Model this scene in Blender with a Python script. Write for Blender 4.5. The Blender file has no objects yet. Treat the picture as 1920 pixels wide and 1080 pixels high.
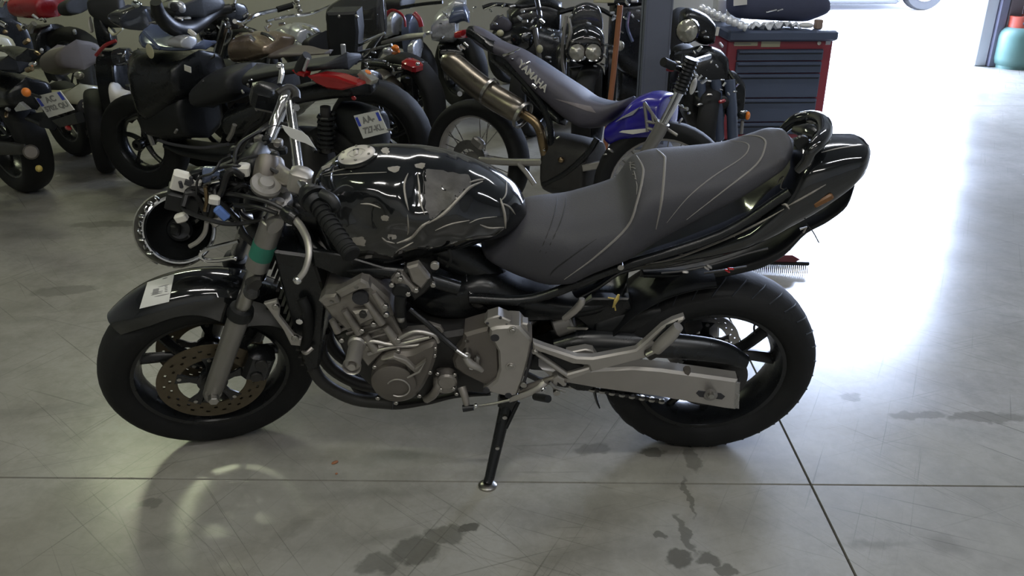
import bpy, math, random
from mathutils import Vector, Matrix
from mathutils.bvhtree import BVHTree
random.seed(7)
R = math.radians
scene = bpy.context.scene
COL = scene.collection

# ------------------------------------------------------------------ camera, sky, lights, exposure
F_PX, PITCH, CAM_H = 1616.3, R(24.08), 1.494
cam_data = bpy.data.cameras.new('camera')
cam_data.sensor_width = 36.0
cam_data.lens = F_PX / 1920 * 36.0
cam_data.clip_start = 0.05
cam = bpy.data.objects.new('camera', cam_data)
cam.location = (0, 0, CAM_H)
cam.rotation_euler = (math.pi / 2 - PITCH, 0, 0)
COL.objects.link(cam)
scene.camera = cam
vs = scene.view_settings
vs.view_transform = 'Standard'; vs.look = 'None'; vs.gamma = 1.0; vs.use_curve_mapping = False
vs.exposure = 0.0
scene.cycles.use_denoising = True
scene.cycles.max_bounces = 8
scene.cycles.sample_clamp_indirect = 6.0

world = bpy.data.worlds.new('world'); scene.world = world
world.use_nodes = True
bg = world.node_tree.nodes['Background']
bg.inputs['Color'].default_value = (0.62, 0.73, 1.0, 1)      # bright hazy daylight
bg.inputs['Strength'].default_value = 48.0

DOOR_X0, DOOR_X1, DOOR_Y, DOOR_H = 2.25, 4.62, 8.85, 3.0
pl = bpy.data.lights.new('door_portal', 'AREA'); pl.shape = 'RECTANGLE'
pl.size = DOOR_X1 - DOOR_X0; pl.size_y = DOOR_H; pl.cycles.is_portal = True
po = bpy.data.objects.new('door_portal', pl); COL.objects.link(po)
po.location = ((DOOR_X0 + DOOR_X1) / 2, DOOR_Y + 0.05, DOOR_H / 2)
po.rotation_euler = (R(-90), 0, 0)

# unseen ceiling tube lamps; the pair behind the camera and the back-wall one added as fill (light; their housings are built with the room)
TUBES = [(-2.6, 0.5), (-0.2, 0.2), (2.2, 0.4), (-1.3, -1.9), (1.3, -1.9), (-0.4, 4.7), (1.9, 4.4), (-3.4, 7.2)]
TUBE_Z = 4.0
for tx, ty in TUBES:
    l = bpy.data.lights.new('tube_light', 'AREA'); l.shape = 'RECTANGLE'
    l.size = 1.5; l.size_y = 0.10; l.energy = (26 if tx < -2 else 33) if ty < 3 else (26 if ty < 6 else 48); l.color = (0.93, 1.0, 0.66) if tx < -2 else ((1.0, 0.965, 0.91) if tx < 1.5 else (0.92, 0.95, 1.0))
    o = bpy.data.objects.new('tube_light', l); COL.objects.link(o)
    o.location = (tx, ty, TUBE_Z - 0.05)

# ------------------------------------------------------------------ geometry helpers
FWD = Vector((0, math.cos(PITCH), -math.sin(PITCH))); UP = Vector((0, math.sin(PITCH), math.cos(PITCH)))
CAM = Vector((0, 0, CAM_H))
def ray(px, py):
    return (FWD + UP * ((540 - py) / F_PX) + Vector((1, 0, 0)) * ((px - 960) / F_PX)).normalized()
def ground(px, py, z=0.0):
    v = ray(px, py); return CAM + v * ((z - CAM_H) / v.z)
class Frame:
    """a standing vehicle's own axes: u along it, y away from the viewer's side, w up"""
    def __init__(s, o, yaw=0, lean=0, extra=None):
        s.M = Matrix.Translation(Vector(o)) @ Matrix.Rotation(R(yaw), 4, 'Z') @ Matrix.Rotation(R(lean), 4, 'X')
        if extra is not None: s.M = s.M @ extra
        s.I = s.M.inverted(); s.C = s.I @ CAM; s.trim = 0.0
    def at(s, px, py, d=0.0):
        v = s.I.to_3x3() @ ray(px, py)
        t = (-d - s.C.y) / v.y
        return s.C + v * t
    def pts(s, l, d=0.0):
        return [s.at(p[0], p[1], p[2] if len(p) > 2 else d) for p in l]
def catmull(P, k=6, closed=False):
    P = [Vector(p) for p in P]; n = len(P)
    if n < 3: return P
    out = []
    for i in range(n if closed else n - 1):
        if closed: a, b, c, d = P[i - 1], P[i], P[(i + 1) % n], P[(i + 2) % n]
        else:
            b, c = P[i], P[i + 1]
            a = P[i - 1] if i else b * 2 - c
            d = P[i + 2] if i + 2 < n else c * 2 - b
        for j in range(k):
            t = j / k
            out.append(0.5 * ((2 * b) + (c - a) * t + (2 * a - 5 * b + 4 * c - d) * t * t + (3 * b - a - 3 * c + d) * t ** 3))
    if not closed: out.append(P[-1])
    return out
def interp(l, x):
    if x <= l[0][0]: return l[0][1]
    for (x0, y0), (x1, y1) in zip(l, l[1:]):
        if x <= x1: return y0 + (y1 - y0) * (x - x0) / max(1e-9, x1 - x0)
    return l[-1][1]
def smoothint(l, x):
    """smooth interpolation through (x, y) points"""
    n = len(l)
    if x <= l[0][0]: return l[0][1]
    if x >= l[-1][0]: return l[-1][1]
    for i in range(n - 1):
        if x <= l[i + 1][0]:
            (x0, y0), (x1, y1) = l[i], l[i + 1]; h = max(1e-9, x1 - x0)
            def sl(k):
                if k <= 0 or k >= n - 1:
                    a, b = (0, 1) if k <= 0 else (n - 2, n - 1)
                    return (l[b][1] - l[a][1]) / max(1e-9, l[b][0] - l[a][0])
                s0 = (l[k][1] - l[k - 1][1]) / max(1e-9, l[k][0] - l[k - 1][0]); s1 = (l[k + 1][1] - l[k][1]) / max(1e-9, l[k + 1][0] - l[k][0])
                return 0 if s0 * s1 <= 0 else 2 * s0 * s1 / (s0 + s1)
            t = (x - x0) / h; m0, m1 = sl(i) * h, sl(i + 1) * h
            return (2*t**3-3*t*t+1)*y0 + (t**3-2*t*t+t)*m0 + (-2*t**3+3*t*t)*y1 + (t**3-t*t)*m1
class MB:
    """collects the shell of ONE part"""
    def __init__(s, X=None): s.v, s.f, s.X = [], [], X
    def add(s, vs_, fs):
        k = len(s.v); s.v += [Vector(p) for p in vs_]; s.f += [tuple(i + k for i in q) for q in fs]; return s
    def loft(s, rings, caps=True, closed=False):
        n = len(rings[0]); m = len(rings); V = [p for r in rings for p in r]; Fc = []
        for i in range(m if closed else m - 1):
            a, b = i * n, ((i + 1) % m) * n
            for j in range(n):
                k = (j + 1) % n; Fc.append((a + j, a + k, b + k, b + j))
        if caps and not closed:
            Fc.append(tuple(range(n))[::-1]); Fc.append(tuple((m - 1) * n + j for j in range(n)))
        return s.add(V, Fc)
    def tube(s, pts, r, n=10, smooth=0, closed=False, caps=True, flat=1.0):
        P = [Vector(p) for p in pts]
        if smooth: 
            if isinstance(r, (list, tuple)):
                rr = [Vector((x, 0, 0)) for x in r]; rr = [q.x for q in catmull(rr, smooth, closed)]; r = rr
            P = catmull(P, smooth, closed)
        m = len(P); rings = []; nrm = None
        for i in range(m):
            t = (P[(i + 1) % m] - P[i - 1]) if closed else (P[min(i + 1, m - 1)] - P[max(i - 1, 0)])
            if t.length < 1e-9: t = Vector((0, 0, 1))
            t.normalize()
            if nrm is None: nrm = t.orthogonal().normalized()
            nrm = (nrm - t * nrm.dot(t))
            nrm = nrm.normalized() if nrm.length > 1e-6 else t.orthogonal().normalized()
            b = t.cross(nrm); q = r[i] if isinstance(r, (list, tuple)) else r
            rings.append([P[i] + nrm * (q * math.cos(2 * math.pi * j / n)) + b * (q * flat * math.sin(2 * math.pi * j / n)) for j in range(n)])
        return s.loft(rings, caps, closed)
    def cyl(s, a, b, r0, r1=None, n=16, bev=0.0):
        a, b = Vector(a), Vector(b); r1 = r0 if r1 is None else r1
        if bev:
            t = (b - a).normalized() * bev
            return s.tube([a, a + t, b - t, b], [max(r0 - bev, 1e-4), r0, r1, max(r1 - bev, 1e-4)], n)
        return s.tube([a, b], [r0, r1], n)
    def lathe(s, prof, o, axis, n=32, closed_prof=False, a0=0, a1=2 * math.pi, ref=None):
        """prof: (radius, height along axis)"""
        o = Vector(o); ax = Vector(axis).normalized(); e1 = (Vector(ref) - ax * Vector(ref).dot(ax)).normalized() if ref else ax.orthogonal().normalized(); e2 = ax.cross(e1)
        full = abs(a1 - a0 - 2 * math.pi) < 1e-6; m = n if full else n + 1
        rings = [[o + ax * h + (e1 * math.cos(a) + e2 * math.sin(a)) * r for r, h in prof] for a in [a0 + (a1 - a0) * i / n for i in range(m)]]
        k = len(prof); V = [p for r_ in rings for p in r_]; Fc = []
        for i in range(n):
            A, B = i * k, ((i + 1) % m) * k
            for j in range(k if closed_prof else k - 1):
                q = (j + 1) % k; Fc.append((A + j, A + q, B + q, B + j))
        if not full and closed_prof: Fc.append(tuple(range(k))); Fc.append(tuple((m - 1) * k + j for j in range(k))[::-1])
        return s.add(V, Fc)
    def prism(s, poly, d0, d1, bev=0.003):
        """poly: local points whose (u, w) give the outline; reaches from lateral d0 (far) to d1 (near)"""
        P = [(p[0], p[2]) if len(p) > 2 else tuple(p) for p in poly]; n = len(P)
        ar = sum(P[i][0] * P[(i + 1) % n][1] - P[(i + 1) % n][0] * P[i][1] for i in range(n))
        if ar < 0: P = P[::-1]
        ins = []
        for i in range(n):
            a, b, c = Vector(P[i - 1]), Vector(P[i]), Vector(P[(i + 1) % n])
            e1 = (b - a); e2 = (c - b)
            n1 = Vector((-e1.y, e1.x)).normalized() if e1.length > 1e-9 else Vector((0, 0)); n2 = Vector((-e2.y, e2.x)).normalized() if e2.length > 1e-9 else n1
            q = n1 + n2; q = q.normalized() * min(1.6, 1 / max(.5, q.length / 2)) if q.length > 1e-6 else n1
            ins.append(b + q * bev)
        rings = [[Vector((x, -d0, z)) for x, z in ins], [Vector((x, -d0 - bev, z)) for x, z in P],
                 [Vector((x, -d1 + bev, z)) for x, z in P], [Vector((x, -d1, z)) for x, z in ins]]
        return s.loft(rings)
    def box(s, c, size, rot=None, bev=0.0):
        c = Vector(c); sx, sy, sz = [q / 2 for q in size]; b = min(bev, sx * .9, sy * .9, sz * .9)
        m = rot.to_3x3() if rot is not None else Matrix.Identity(3)
        if b <= 0:
            V = [c + m @ Vector((x * sx, y * sy, z * sz)) for z in (-1, 1) for x, y in ((-1, -1), (1, -1), (1, 1), (-1, 1))]
            return s.add(V, [(3, 2, 1, 0), (4, 5, 6, 7), (0, 1, 5, 4), (1, 2, 6, 5), (2, 3, 7, 6), (3, 0, 4, 7)])
        def ring(hx, hy, z):
            L = []
            for sgx, sgy in ((1, 1), (-1, 1), (-1, -1), (1, -1)):
                pa, pb = (sgx * hx, sgy * max(hy - b, 1e-5)), (sgx * max(hx - b, 1e-5), sgy * hy)
                L += [pa, pb] if sgx * sgy > 0 else [pb, pa]
            return [c + m @ Vector((x, y, z)) for x, y in L]
        return s.loft([ring(sx - b, sy - b, -sz), ring(sx, sy, -sz + b), ring(sx, sy, sz - b), ring(sx - b, sy - b, sz)])
    def ball(s, c, rx, ry=None, rz=None, rot=None, n=20, m=12, e=2.0):
        ry = rx if ry is None else ry; rz = rx if rz is None else rz; c = Vector(c); Mx = rot.to_3x3() if rot is not None else Matrix.Identity(3)
        sg = lambda q: math.copysign(abs(q) ** (2 / e), q)
        rings = []
        for i in range(m + 1):
            t = -math.pi / 2 + math.pi * i / m; ct = max(abs(math.cos(t)) ** (2 / e), 1e-3)
            rings.append([c + Mx @ Vector((rx * ct * sg(math.cos(2 * math.pi * j / n)), ry * ct * sg(math.sin(2 * math.pi * j / n)), rz * sg(math.sin(t)))) for j in range(n)])
        return s.loft(rings)
    def silloft(s, fr, top, bot, a, n=44, ns=28, e=2.4, y0=0.0, ends=(.06, .06), up=1.0):
        """solid body whose seen outline follows two traced curves; a = [(t, half width)] gives its real depth"""
        T = sorted([(p.x, p.z) for p in fr.pts(top, -y0)]); B = sorted([(p.x, p.z) for p in fr.pts(bot, -y0)])
        u0, u1 = max(T[0][0], B[0][0]), min(T[-1][0], B[-1][0]); rings = []
        if fr.trim:   # a wide body seen at an angle reaches past its traced mid-plane: shorten it
            for side in (0, 1):
                ue = u0 if side == 0 else u1; k = abs((fr.C.x - ue) / (fr.C.y - y0)); c_ = min(fr.trim * k * interp(a, .12 if side == 0 else .88), .33 * (u1 - u0))
                if side == 0: u0 += c_
                else: u1 -= c_
        sg = lambda q: math.copysign(abs(q) ** (2 / e), q)
        unit = [(sg(math.cos(2 * math.pi * j / ns)), sg(math.sin(2 * math.pi * j / ns))) for j in range(ns)]
        for i in range(n + 1):
            t = .5 - .5 * math.cos(math.pi * i / n); t = .5 * t + .5 * i / n
            u = u0 + (u1 - u0) * t
            wt, wb = smoothint(T, u), smoothint(B, u); w0 = (wt + wb) / 2
            ph = math.atan2(fr.C.z - w0, -(fr.C.y - y0)); sp, cp = math.sin(ph), math.cos(ph)
            h = max((wt - wb) / 2 * cp, .0015); A = interp(a, t)
            if ends[0] and t < ends[0]: A *= math.sqrt(max(1 - (1 - t / ends[0]) ** 2, 1e-4))
            if ends[1] and t > 1 - ends[1]: A *= math.sqrt(max(1 - (1 - (1 - t) / ends[1]) ** 2, 1e-4))
            if sp > 0: A = min(A, .82 * h / max(sp, 1e-3))
            A = max(A, .001); lo, hi = 0.0, h / cp * 1.2
            for _ in range(22):
                b = (lo + hi) / 2
                if max(y * A * sp + w * b * cp for y, w in unit) > h: hi = b
                else: lo = b
            rings.append([Vector((u, y0 + y * A, w0 + w * b)) for y, w in unit])
        return s.loft(rings)
def finish_mesh(name, mb, mat, ang=0.65):
    me = bpy.data.meshes.new(name)
    X = mb.X; V = [tuple(X @ p) if X is not None else tuple(p) for p in mb.v]
    me.from_pydata(V, [], mb.f); me.validate(); me.update()
    me.polygons.foreach_set('use_smooth', [True] * len(me.polygons)); me.set_sharp_from_angle(angle=ang)
    if mat is not None: me.materials.append(mat)
    return me
def part(name, mb, mat, parent=None, label=None, ang=0.65, stuff=False):
    o = bpy.data.objects.new(name, finish_mesh(name, mb, mat, ang)); COL.objects.link(o)
    if parent is not None: o.parent = parent
    if label: o['label'] = label
    if stuff: o['kind'] = 'stuff'
    return o
def fixn(o):
    """make a part's faces point outward"""
    import bmesh
    bm = bmesh.new(); bm.from_mesh(o.data); bmesh.ops.recalc_face_normals(bm, faces=bm.faces); bm.to_mesh(o.data); bm.free(); return o
def thing(name, label, cat, fr=None, group=None):
    o = bpy.data.objects.new(name, None); COL.objects.link(o); o.empty_display_size = .1
    if fr is not None: o.matrix_world = fr.M
    o['label'] = label; o['category'] = cat
    if group: o['group'] = group
    return o
def tag(o, label, cat, group=None):
    o['label'] = label; o['category'] = cat
    if group: o['group'] = group
    return o
def struct(o): o['kind'] = 'structure'; return o
def bvh_of(o, fr):
    return BVHTree.FromPolygons([fr.M @ v.co for v in o.data.vertices], [tuple(p.vertices) for p in o.data.polygons])
def surf(bvh, fr, px, py, off=0.001):
    loc, nor, i, dist = bvh.ray_cast(CAM, ray(px, py))
    if loc is None: return None
    if nor.dot(ray(px, py)) > 0: nor = -nor
    return fr.I @ (loc + nor * off)
def surf_line(bvh, fr, pxl, r, k=5, off=0.0, n=6, X=None):
    P = [Vector((p[0], p[1], 0)) for p in pxl]; P = catmull(P, k) if len(P) > 2 else [P[0].lerp(P[1], i / 6) for i in range(7)]
    q = [surf(bvh, fr, p.x, p.y, off) for p in P]; q = [p for p in q if p is not None]
    mb = MB(X)
    if len(q) > 1:
        m = len(q); mb.tube(q, [r * (.35 + .65 * min(1, 4 * min(i, m - 1 - i) / m + .0)) for i in range(m)] if m > 4 else r, n)
    return mb
def surf_patch(bvh, fr, quad, nu=8, nv=8, off=0.0015, th=0.0006):
    """a thin sticker lying on the surface, quad = 4 traced corners"""
    A, B, C_, D = [Vector((p[0], p[1])) for p in quad]; top = []; low = []
    for j in range(nv + 1):
        for i in range(nu + 1):
            a, b = i / nu, j / nv; p = (A * (1 - a) + B * a) * (1 - b) + (D * (1 - a) + C_ * a) * b
            q = surf(bvh, fr, p.x, p.y, off)
            if q is None: return None
            top.append(q); low.append(surf(bvh, fr, p.x, p.y, off - th))
    mb = MB(); k = nu + 1; N = len(top)
    Fc = [(j * k + i, j * k + i + 1, (j + 1) * k + i + 1, (j + 1) * k + i) for j in range(nv) for i in range(nu)]
    edge = [i for i in range(k)] + [j * k + nu for j in range(1, nv + 1)] + [nv * k + i for i in range(nu - 1, -1, -1)] + [j * k for j in range(nv - 1, 0, -1)]
    Fc2 = [tuple(N + i for i in q[::-1]) for q in Fc]
    side = [(edge[i], edge[(i + 1) % len(edge)], N + edge[(i + 1) % len(edge)], N + edge[i]) for i in range(len(edge))]
    return mb.add(top + low, Fc + Fc2 + side)
def text_part(name, body, size, mat, parent, M, ext=0.0004, bold=0.0, align='CENTER'):
    cu = bpy.data.curves.new(name, 'FONT'); cu.body = body; cu.size = size; cu.extrude = ext; cu.align_x = align; cu.align_y = 'CENTER'; cu.offset = bold; cu.resolution_u = 3
    t = bpy.data.objects.new(name, cu); me = bpy.data.meshes.new_from_object(t); bpy.data.objects.remove(t)
    me.transform(M); me.materials.clear(); me.materials.append(mat)
    o = bpy.data.objects.new(name, me); COL.objects.link(o)
    if parent is not None: o.parent = parent
    return o

# ------------------------------------------------------------------ materials
def mk(name, col, rough=.5, metal=0.0, var=.15, scale=14.0, bump=0.0, bscale=120.0, coat=0.0, rvar=.12, emit=0.0, trans=0.0, dust=0.0, dcol=(.30, .28, .25), spec=.5, alpha=1.0):
    m = bpy.data.materials.new(name); m.use_nodes = True; nt = m.node_tree; N = nt.nodes; L = nt.links; b = N['Principled BSDF']
    tc = N.new('ShaderNodeTexCoord'); no = N.new('ShaderNodeTexNoise'); no.inputs['Scale'].default_value = scale; no.inputs['Detail'].default_value = 5
    L.new(tc.outputs['Object'], no.inputs['Vector'])
    mix = N.new('ShaderNodeMix'); mix.data_type = 'RGBA'
    lo = [max(0, c * (1 - var)) for c in col]; hi = [min(1, c * (1 + var)) for c in col]
    mix.inputs[6].default_value = (*lo, 1); mix.inputs[7].default_value = (*hi, 1); L.new(no.outputs['Fac'], mix.inputs[0]); out = mix.outputs[2]
    if dust:
        n2 = N.new('ShaderNodeTexNoise'); n2.inputs['Scale'].default_value = scale * .6; n2.inputs['Detail'].default_value = 8; L.new(tc.outputs['Object'], n2.inputs['Vector'])
        rp = N.new('ShaderNodeMapRange'); rp.inputs[1].default_value = .45; rp.inputs[2].default_value = .8; rp.inputs[4].default_value = dust; L.new(n2.outputs['Fac'], rp.inputs[0])
        m2 = N.new('ShaderNodeMix'); m2.data_type = 'RGBA'; L.new(rp.outputs[0], m2.inputs[0]); L.new(out, m2.inputs[6]); m2.inputs[7].default_value = (*dcol, 1); out = m2.outputs[2]
    L.new(out, b.inputs['Base Color'])
    mr = N.new('ShaderNodeMapRange'); mr.inputs[3].default_value = max(.02, rough - rvar * .5); mr.inputs[4].default_value = min(1, rough + rvar * .5); L.new(no.outputs['Fac'], mr.inputs[0]); L.new(mr.outputs[0], b.inputs['Roughness'])
    b.inputs['Metallic'].default_value = metal; b.inputs['Coat Weight'].default_value = coat; b.inputs['Coat Roughness'].default_value = .04; b.inputs['Specular IOR Level'].default_value = spec
    if trans: b.inputs['Transmission Weight'].default_value = trans
    if alpha < 1: b.inputs['Alpha'].default_value = alpha
    if emit: L.new(out, b.inputs['Emission Color']); b.inputs['Emission Strength'].default_value = emit
    if bump:
        n3 = N.new('ShaderNodeTexNoise'); n3.inputs['Scale'].default_value = bscale; n3.inputs['Detail'].default_value = 4; L.new(tc.outputs['Object'], n3.inputs['Vector'])
        bp = N.new('ShaderNodeBump'); bp.inputs['Strength'].default_value = bump; bp.inputs['Distance'].default_value = .002; L.new(n3.outputs['Fac'], bp.inputs['Height']); L.new(bp.outputs[0], b.inputs['Normal'])
    return m
M_ = dict(
    gloss=mk('black_gloss_paint', (.006, .007, .008), .10, 0, .2, 8, coat=.8, rvar=.06, dust=.02),
    plastic=mk('black_plastic', (.008, .009, .010), .42, 0, .25, 20, rvar=.2, bump=.15, dust=.04, dcol=(.10, .10, .09), spec=.38),
    satin=mk('satin_black', (.007, .008, .009), .28, 0, .3, 16, rvar=.2, dust=.03, dcol=(.10, .10, .09), spec=.42),
    rubber=mk('tyre_rubber', (.008, .0085, .009), .70, 0, .3, 26, bump=.3, bscale=90, dust=.10, dcol=(.03, .03, .029), spec=.3),
    vinyl=mk('seat_vinyl', (.046, .046, .055), .62, 0, .12, 7, bump=.35, bscale=420, rvar=.12),
    vinyl_dark=mk('dark_vinyl', (.014, .015, .017), .6, 0, .12, 7, bump=.3, bscale=420, rvar=.12),
    piping=mk('grey_piping', (.20, .19, .18), .6, 0, .1, 30),
    alu=mk('satin_aluminium', (.42, .40, .375), .42, .75, .10, 18, rvar=.15, dust=.10, dcol=(.16, .14, .12)),
    cast=mk('grey_engine_casting', (.29, .27, .245), .42, .6, .2, 30, bump=.3, bscale=160, dust=.35, dcol=(.07, .06, .05)),
    cover=mk('brown_grey_cover', (.155, .14, .125), .45, .55, .10, 14, rvar=.12, dust=.12, dcol=(.09, .08, .07)),
    darkcast=mk('dark_engine_metal', (.035, .034, .033), .5, .4, .3, 30, bump=.3, dust=.25, dcol=(.06, .055, .05)),
    chrome=mk('chrome', (.72, .72, .72), .12, 1.0, .08, 30, rvar=.1),
    steel=mk('worn_steel', (.38, .37, .35), .3, 1.0, .2, 40, rvar=.2),
    fork=mk('fork_grey_alloy', (.27, .26, .245), .4, .7, .1, 18, dust=.15, dcol=(.15, .14, .12)),
    rust=mk('brown_brake_disc', (.105, .085, .055), .45, .6, .35, 45, rvar=.2),
    gold=mk('gold_pipe', (.24, .175, .10), .3, 1.0, .35, 16, rvar=.2),
    paper=mk('white_paper', (.62, .62, .60), .7, 0, .05, 20),
    white=mk('white_plastic', (.62, .60, .55), .45, 0, .08, 20),
    ink=mk('black_ink', (.03, .03, .035), .7, 0, .1, 20),
    greyink=mk('grey_ink', (.22, .22, .22), .7, 0, .1, 20),
    red_lens=mk('red_lens', (.30, .012, .014), .14, 0, .2, 30, coat=.6),
    amber=mk('amber_lens', (.75, .20, .02), .2, 0, .2, 30, coat=.5),
    red=mk('red_paint', (.28, .012, .018), .28, 0, .15, 10, coat=.4),
    blue=mk('blue_plastic_paint', (.022, .016, .26), .25, 0, .12, 9, coat=.4),
    blue_part=mk('blue_connector', (.10, .18, .45), .4, 0, .1, 20),
    green_tape=mk('green_tape', (.02, .16, .11), .5, 0, .15, 30),
    yellow=mk('yellow_tag', (.50, .38, .10), .5, 0, .2, 40),
    blueband=mk('plate_blue', (.04, .07, .50), .5, 0, .1, 20),
    cream=mk('cream_bodywork', (.42, .40, .26), .35, 0, .12, 8, coat=.25),
    brownseat=mk('brown_grey_seat', (.11, .095, .085), .55, 0, .12, 8, bump=.3, bscale=400),
    bronze=mk('bronze_tank_paint', (.26, .20, .14), .28, .55, .12, 6, coat=.5),
    silver=mk('silver_paint', (.47, .48, .50), .28, .55, .1, 8, coat=.5),
    bluegrey=mk('blue_grey_paint', (.10, .125, .20), .22, .3, .15, 8, coat=.6),
    smoke=mk('smoked_windshield', (.03, .032, .036), .12, 0, .2, 8, coat=.5, alpha=.82),
    lens=mk('clear_lens', (.36, .355, .31), .15, .55, .35, 60, bump=.8, bscale=60, coat=.6),
    glass=mk('mirror_glass', (.55, .60, .62), .06, 1.0, .05, 8),
    seatblue=mk('blue_grey_seat_cover', (.048, .056, .085), .6, 0, .12, 6, bump=.3, bscale=400),
    purple=mk('dull_seat_side', (.060, .056, .074), .6, 0, .15, 6, bump=.2, bscale=300),
    exhaust=mk('worn_silencer', (.19, .168, .135), .30, .9, .35, 10, rvar=.25),
    col=mk('grey_column_haze_tint', (.13, .145, .19), .6, 0, .08, 3, bump=.1),  # bluish tint stands in for flare haze over the column
    tool_red=mk('tool_cabinet_red', (.27, .03, .045), .4, 0, .1, 6, coat=.2),
    tool_grey=mk('cabinet_grey_haze_tint', (.060, .078, .125), .45, 0, .1, 6, coat=.1),  # extra blue in this grey carries lens flare haze
    tool_dark=mk('shade_strip_and_groove', (.015, .018, .024), .6),  # near-black for the painted handle shade and the tyre grooves
    navy=mk('navy_bag_cloth', (.055, .062, .105), .75, 0, .15, 10, bump=.4, bscale=300),
    foil=mk('crumpled_foil', (.80, .82, .85), .28, .35, .1, 20, bump=1.0, bscale=30),
    gas=mk('green_gas_bottle', (.10, .20, .18), .45, 0, .15, 8, dust=.15),
    orange=mk('orange_red_collar', (.36, .06, .035), .4, 0, .15, 10),
    wood=mk('orange_brown_wood', (.30, .12, .055), .55, 0, .25, 12),
    wire=mk('cable_black', (.010, .010, .011), .45, 0, .2, 40),
)
# ------------------------------------------------------------------ the hall
def floor_material():
    m = bpy.data.materials.new('polished_concrete'); m.use_nodes = True; nt = m.node_tree; N = nt.nodes; L = nt.links; b = N['Principled BSDF']
    geo = N.new('ShaderNodeNewGeometry'); pos = geo.outputs['Position']
    def noise(scale, detail=6, vec=None, rough=.55, dist=0.0):
        n = N.new('ShaderNodeTexNoise'); n.inputs['Scale'].default_value = scale; n.inputs['Detail'].default_value = detail; n.inputs['Roughness'].default_value = rough; n.inputs['Distortion'].default_value = dist
        L.new(vec if vec is not None else pos, n.inputs['Vector']); return n.outputs['Fac']
    def rng(x, a, b_, c=0, d=1):
        r = N.new('ShaderNodeMapRange'); r.inputs[1].default_value = a; r.inputs[2].default_value = b_; r.inputs[3].default_value = c; r.inputs[4].default_value = d; L.new(x, r.inputs[0]); return r.outputs[0]
    def mixc(f, a, c):
        mx = N.new('ShaderNodeMix'); mx.data_type = 'RGBA'; L.new(f, mx.inputs[0])
        for k, q in ((6, a), (7, c)):
            if isinstance(q, tuple): mx.inputs[k].default_value = (*q, 1)
            else: L.new(q, mx.inputs[k])
        return mx.outputs[2]
    def math_(op, a, c):
        q = N.new('ShaderNodeMath'); q.operation = op; q.use_clamp = False
        for k, z in ((0, a), (1, c)):
            if isinstance(z, (int, float)): q.inputs[k].default_value = z
            else: L.new(z, q.inputs[k])
        return q.outputs[0]
    def mapped(rot, sc, loc=(0, 0, 0), kind='POINT', vec=None):
        mp = N.new('ShaderNodeMapping'); mp.vector_type = kind; mp.inputs['Rotation'].default_value = (0, 0, rot); mp.inputs['Scale'].default_value = sc; mp.inputs['Location'].default_value = loc
        L.new(vec if vec is not None else pos, mp.inputs['Vector']); return mp.outputs[0]
    c = mixc(rng(noise(.9, 5), .35, .7), (.275, .268, .238), (.375, .364, .332))
    c = mixc(rng(noise(5, 8, rough=.72), .42, .66, 0, .55), c, (.175, .168, .145))
    c = mixc(rng(noise(60, 3), .35, .75, 0, .25), c, (.24, .235, .205))
    # trowel streaks and scratches along several directions
    for rot, sx, sy, th, k in ((.05, 2.6, 60, .66, .30), (1.1, 1.1, 95, .64, .6), (-.75, .9, 110, .645, .6), (.35, 1.3, 130, .645, .5), (2.2, .8, 120, .65, .6), (2.75, 1.0, 100, .65, .5)):
        c = mixc(math_('MULTIPLY', rng(noise(1.0, 3, mapped(rot, (1 / sx, 1 / sy, 1), kind='TEXTURE')), th, th + .06, 0, k), rng(noise(.8 + .3 * abs(rot), 2), .40, .60, .25, 1)), c, (.085, .082, .070))
    wob = N.new('ShaderNodeTexNoise'); wob.inputs['Scale'].default_value = 22; wob.inputs['Detail'].default_value = 6; L.new(pos, wob.inputs['Vector'])
    wv = N.new('ShaderNodeVectorMath'); wv.operation = 'MULTIPLY_ADD'; L.new(wob.outputs['Color'], wv.inputs[0]); wv.inputs[1].default_value = (.075, .075, 0)
    sh = N.new('ShaderNodeVectorMath'); sh.operation = 'SUBTRACT'; L.new(pos, sh.inputs[0]); sh.inputs[1].default_value = (.0375, .0375, 0); L.new(sh.outputs[0], wv.inputs[2]); wpos = wv.outputs[0]
    # oil spots, drip trails, dried tyre prints and broad soft dark patches: (pixel, half sizes in m, turn, strength)
    SP = [((780, 1032), .060, .05, .2, .62), ((835, 1002), .055, .036, .2, .55), ((705, 1058), .06, .035, .3, .5), ((877, 990), .035, .018, .4, .75), ((720, 1010), .10, .03, .3, .25),
          ((1298, 860), .022, .06, 0, .5), ((1290, 930), .010, .085, 0, .55), ((1283, 1000), .014, .075, .1, .55), ((1272, 1050), .034, .036, .3, .7), ((1330, 1048), .035, .022, -.5, .65), ((1365, 1070), .03, .02, -.3, .6),
          ((1240, 1003), .018, .014, 0, .6), ((1222, 846), .035, .022, 0, .65), ((1110, 842), .055, .03, .3, .35), ((500, 850), .28, .09, .1, .22), ((1100, 960), .26, .10, .3, .30), ((1085, 1040), .2, .08, .1, .28),
          ((1595, 745), .035, .028, 0, .35), ((1850, 782), .13, .030, .02, .40), ((1720, 778), .09, .026, .05, .35), ((1775, 1020), .07, .05, -.6, .30), ((1640, 1020), .12, .018, .1, .3), ((560, 985), .12, .03, .9, .25),
          ((275, 945), .04, .02, .2, .4), ((120, 545), .14, .05, .2, .35), ((60, 600), .12, .04, 0, .25), ((205, 420), .2, .05, .1, .35), ((80, 770), .3, .05, .2, .22), ((320, 1010), .10, .03, .4, .25), ((700, 925), .2, .03, .1, .22)]
    tot = None
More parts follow.
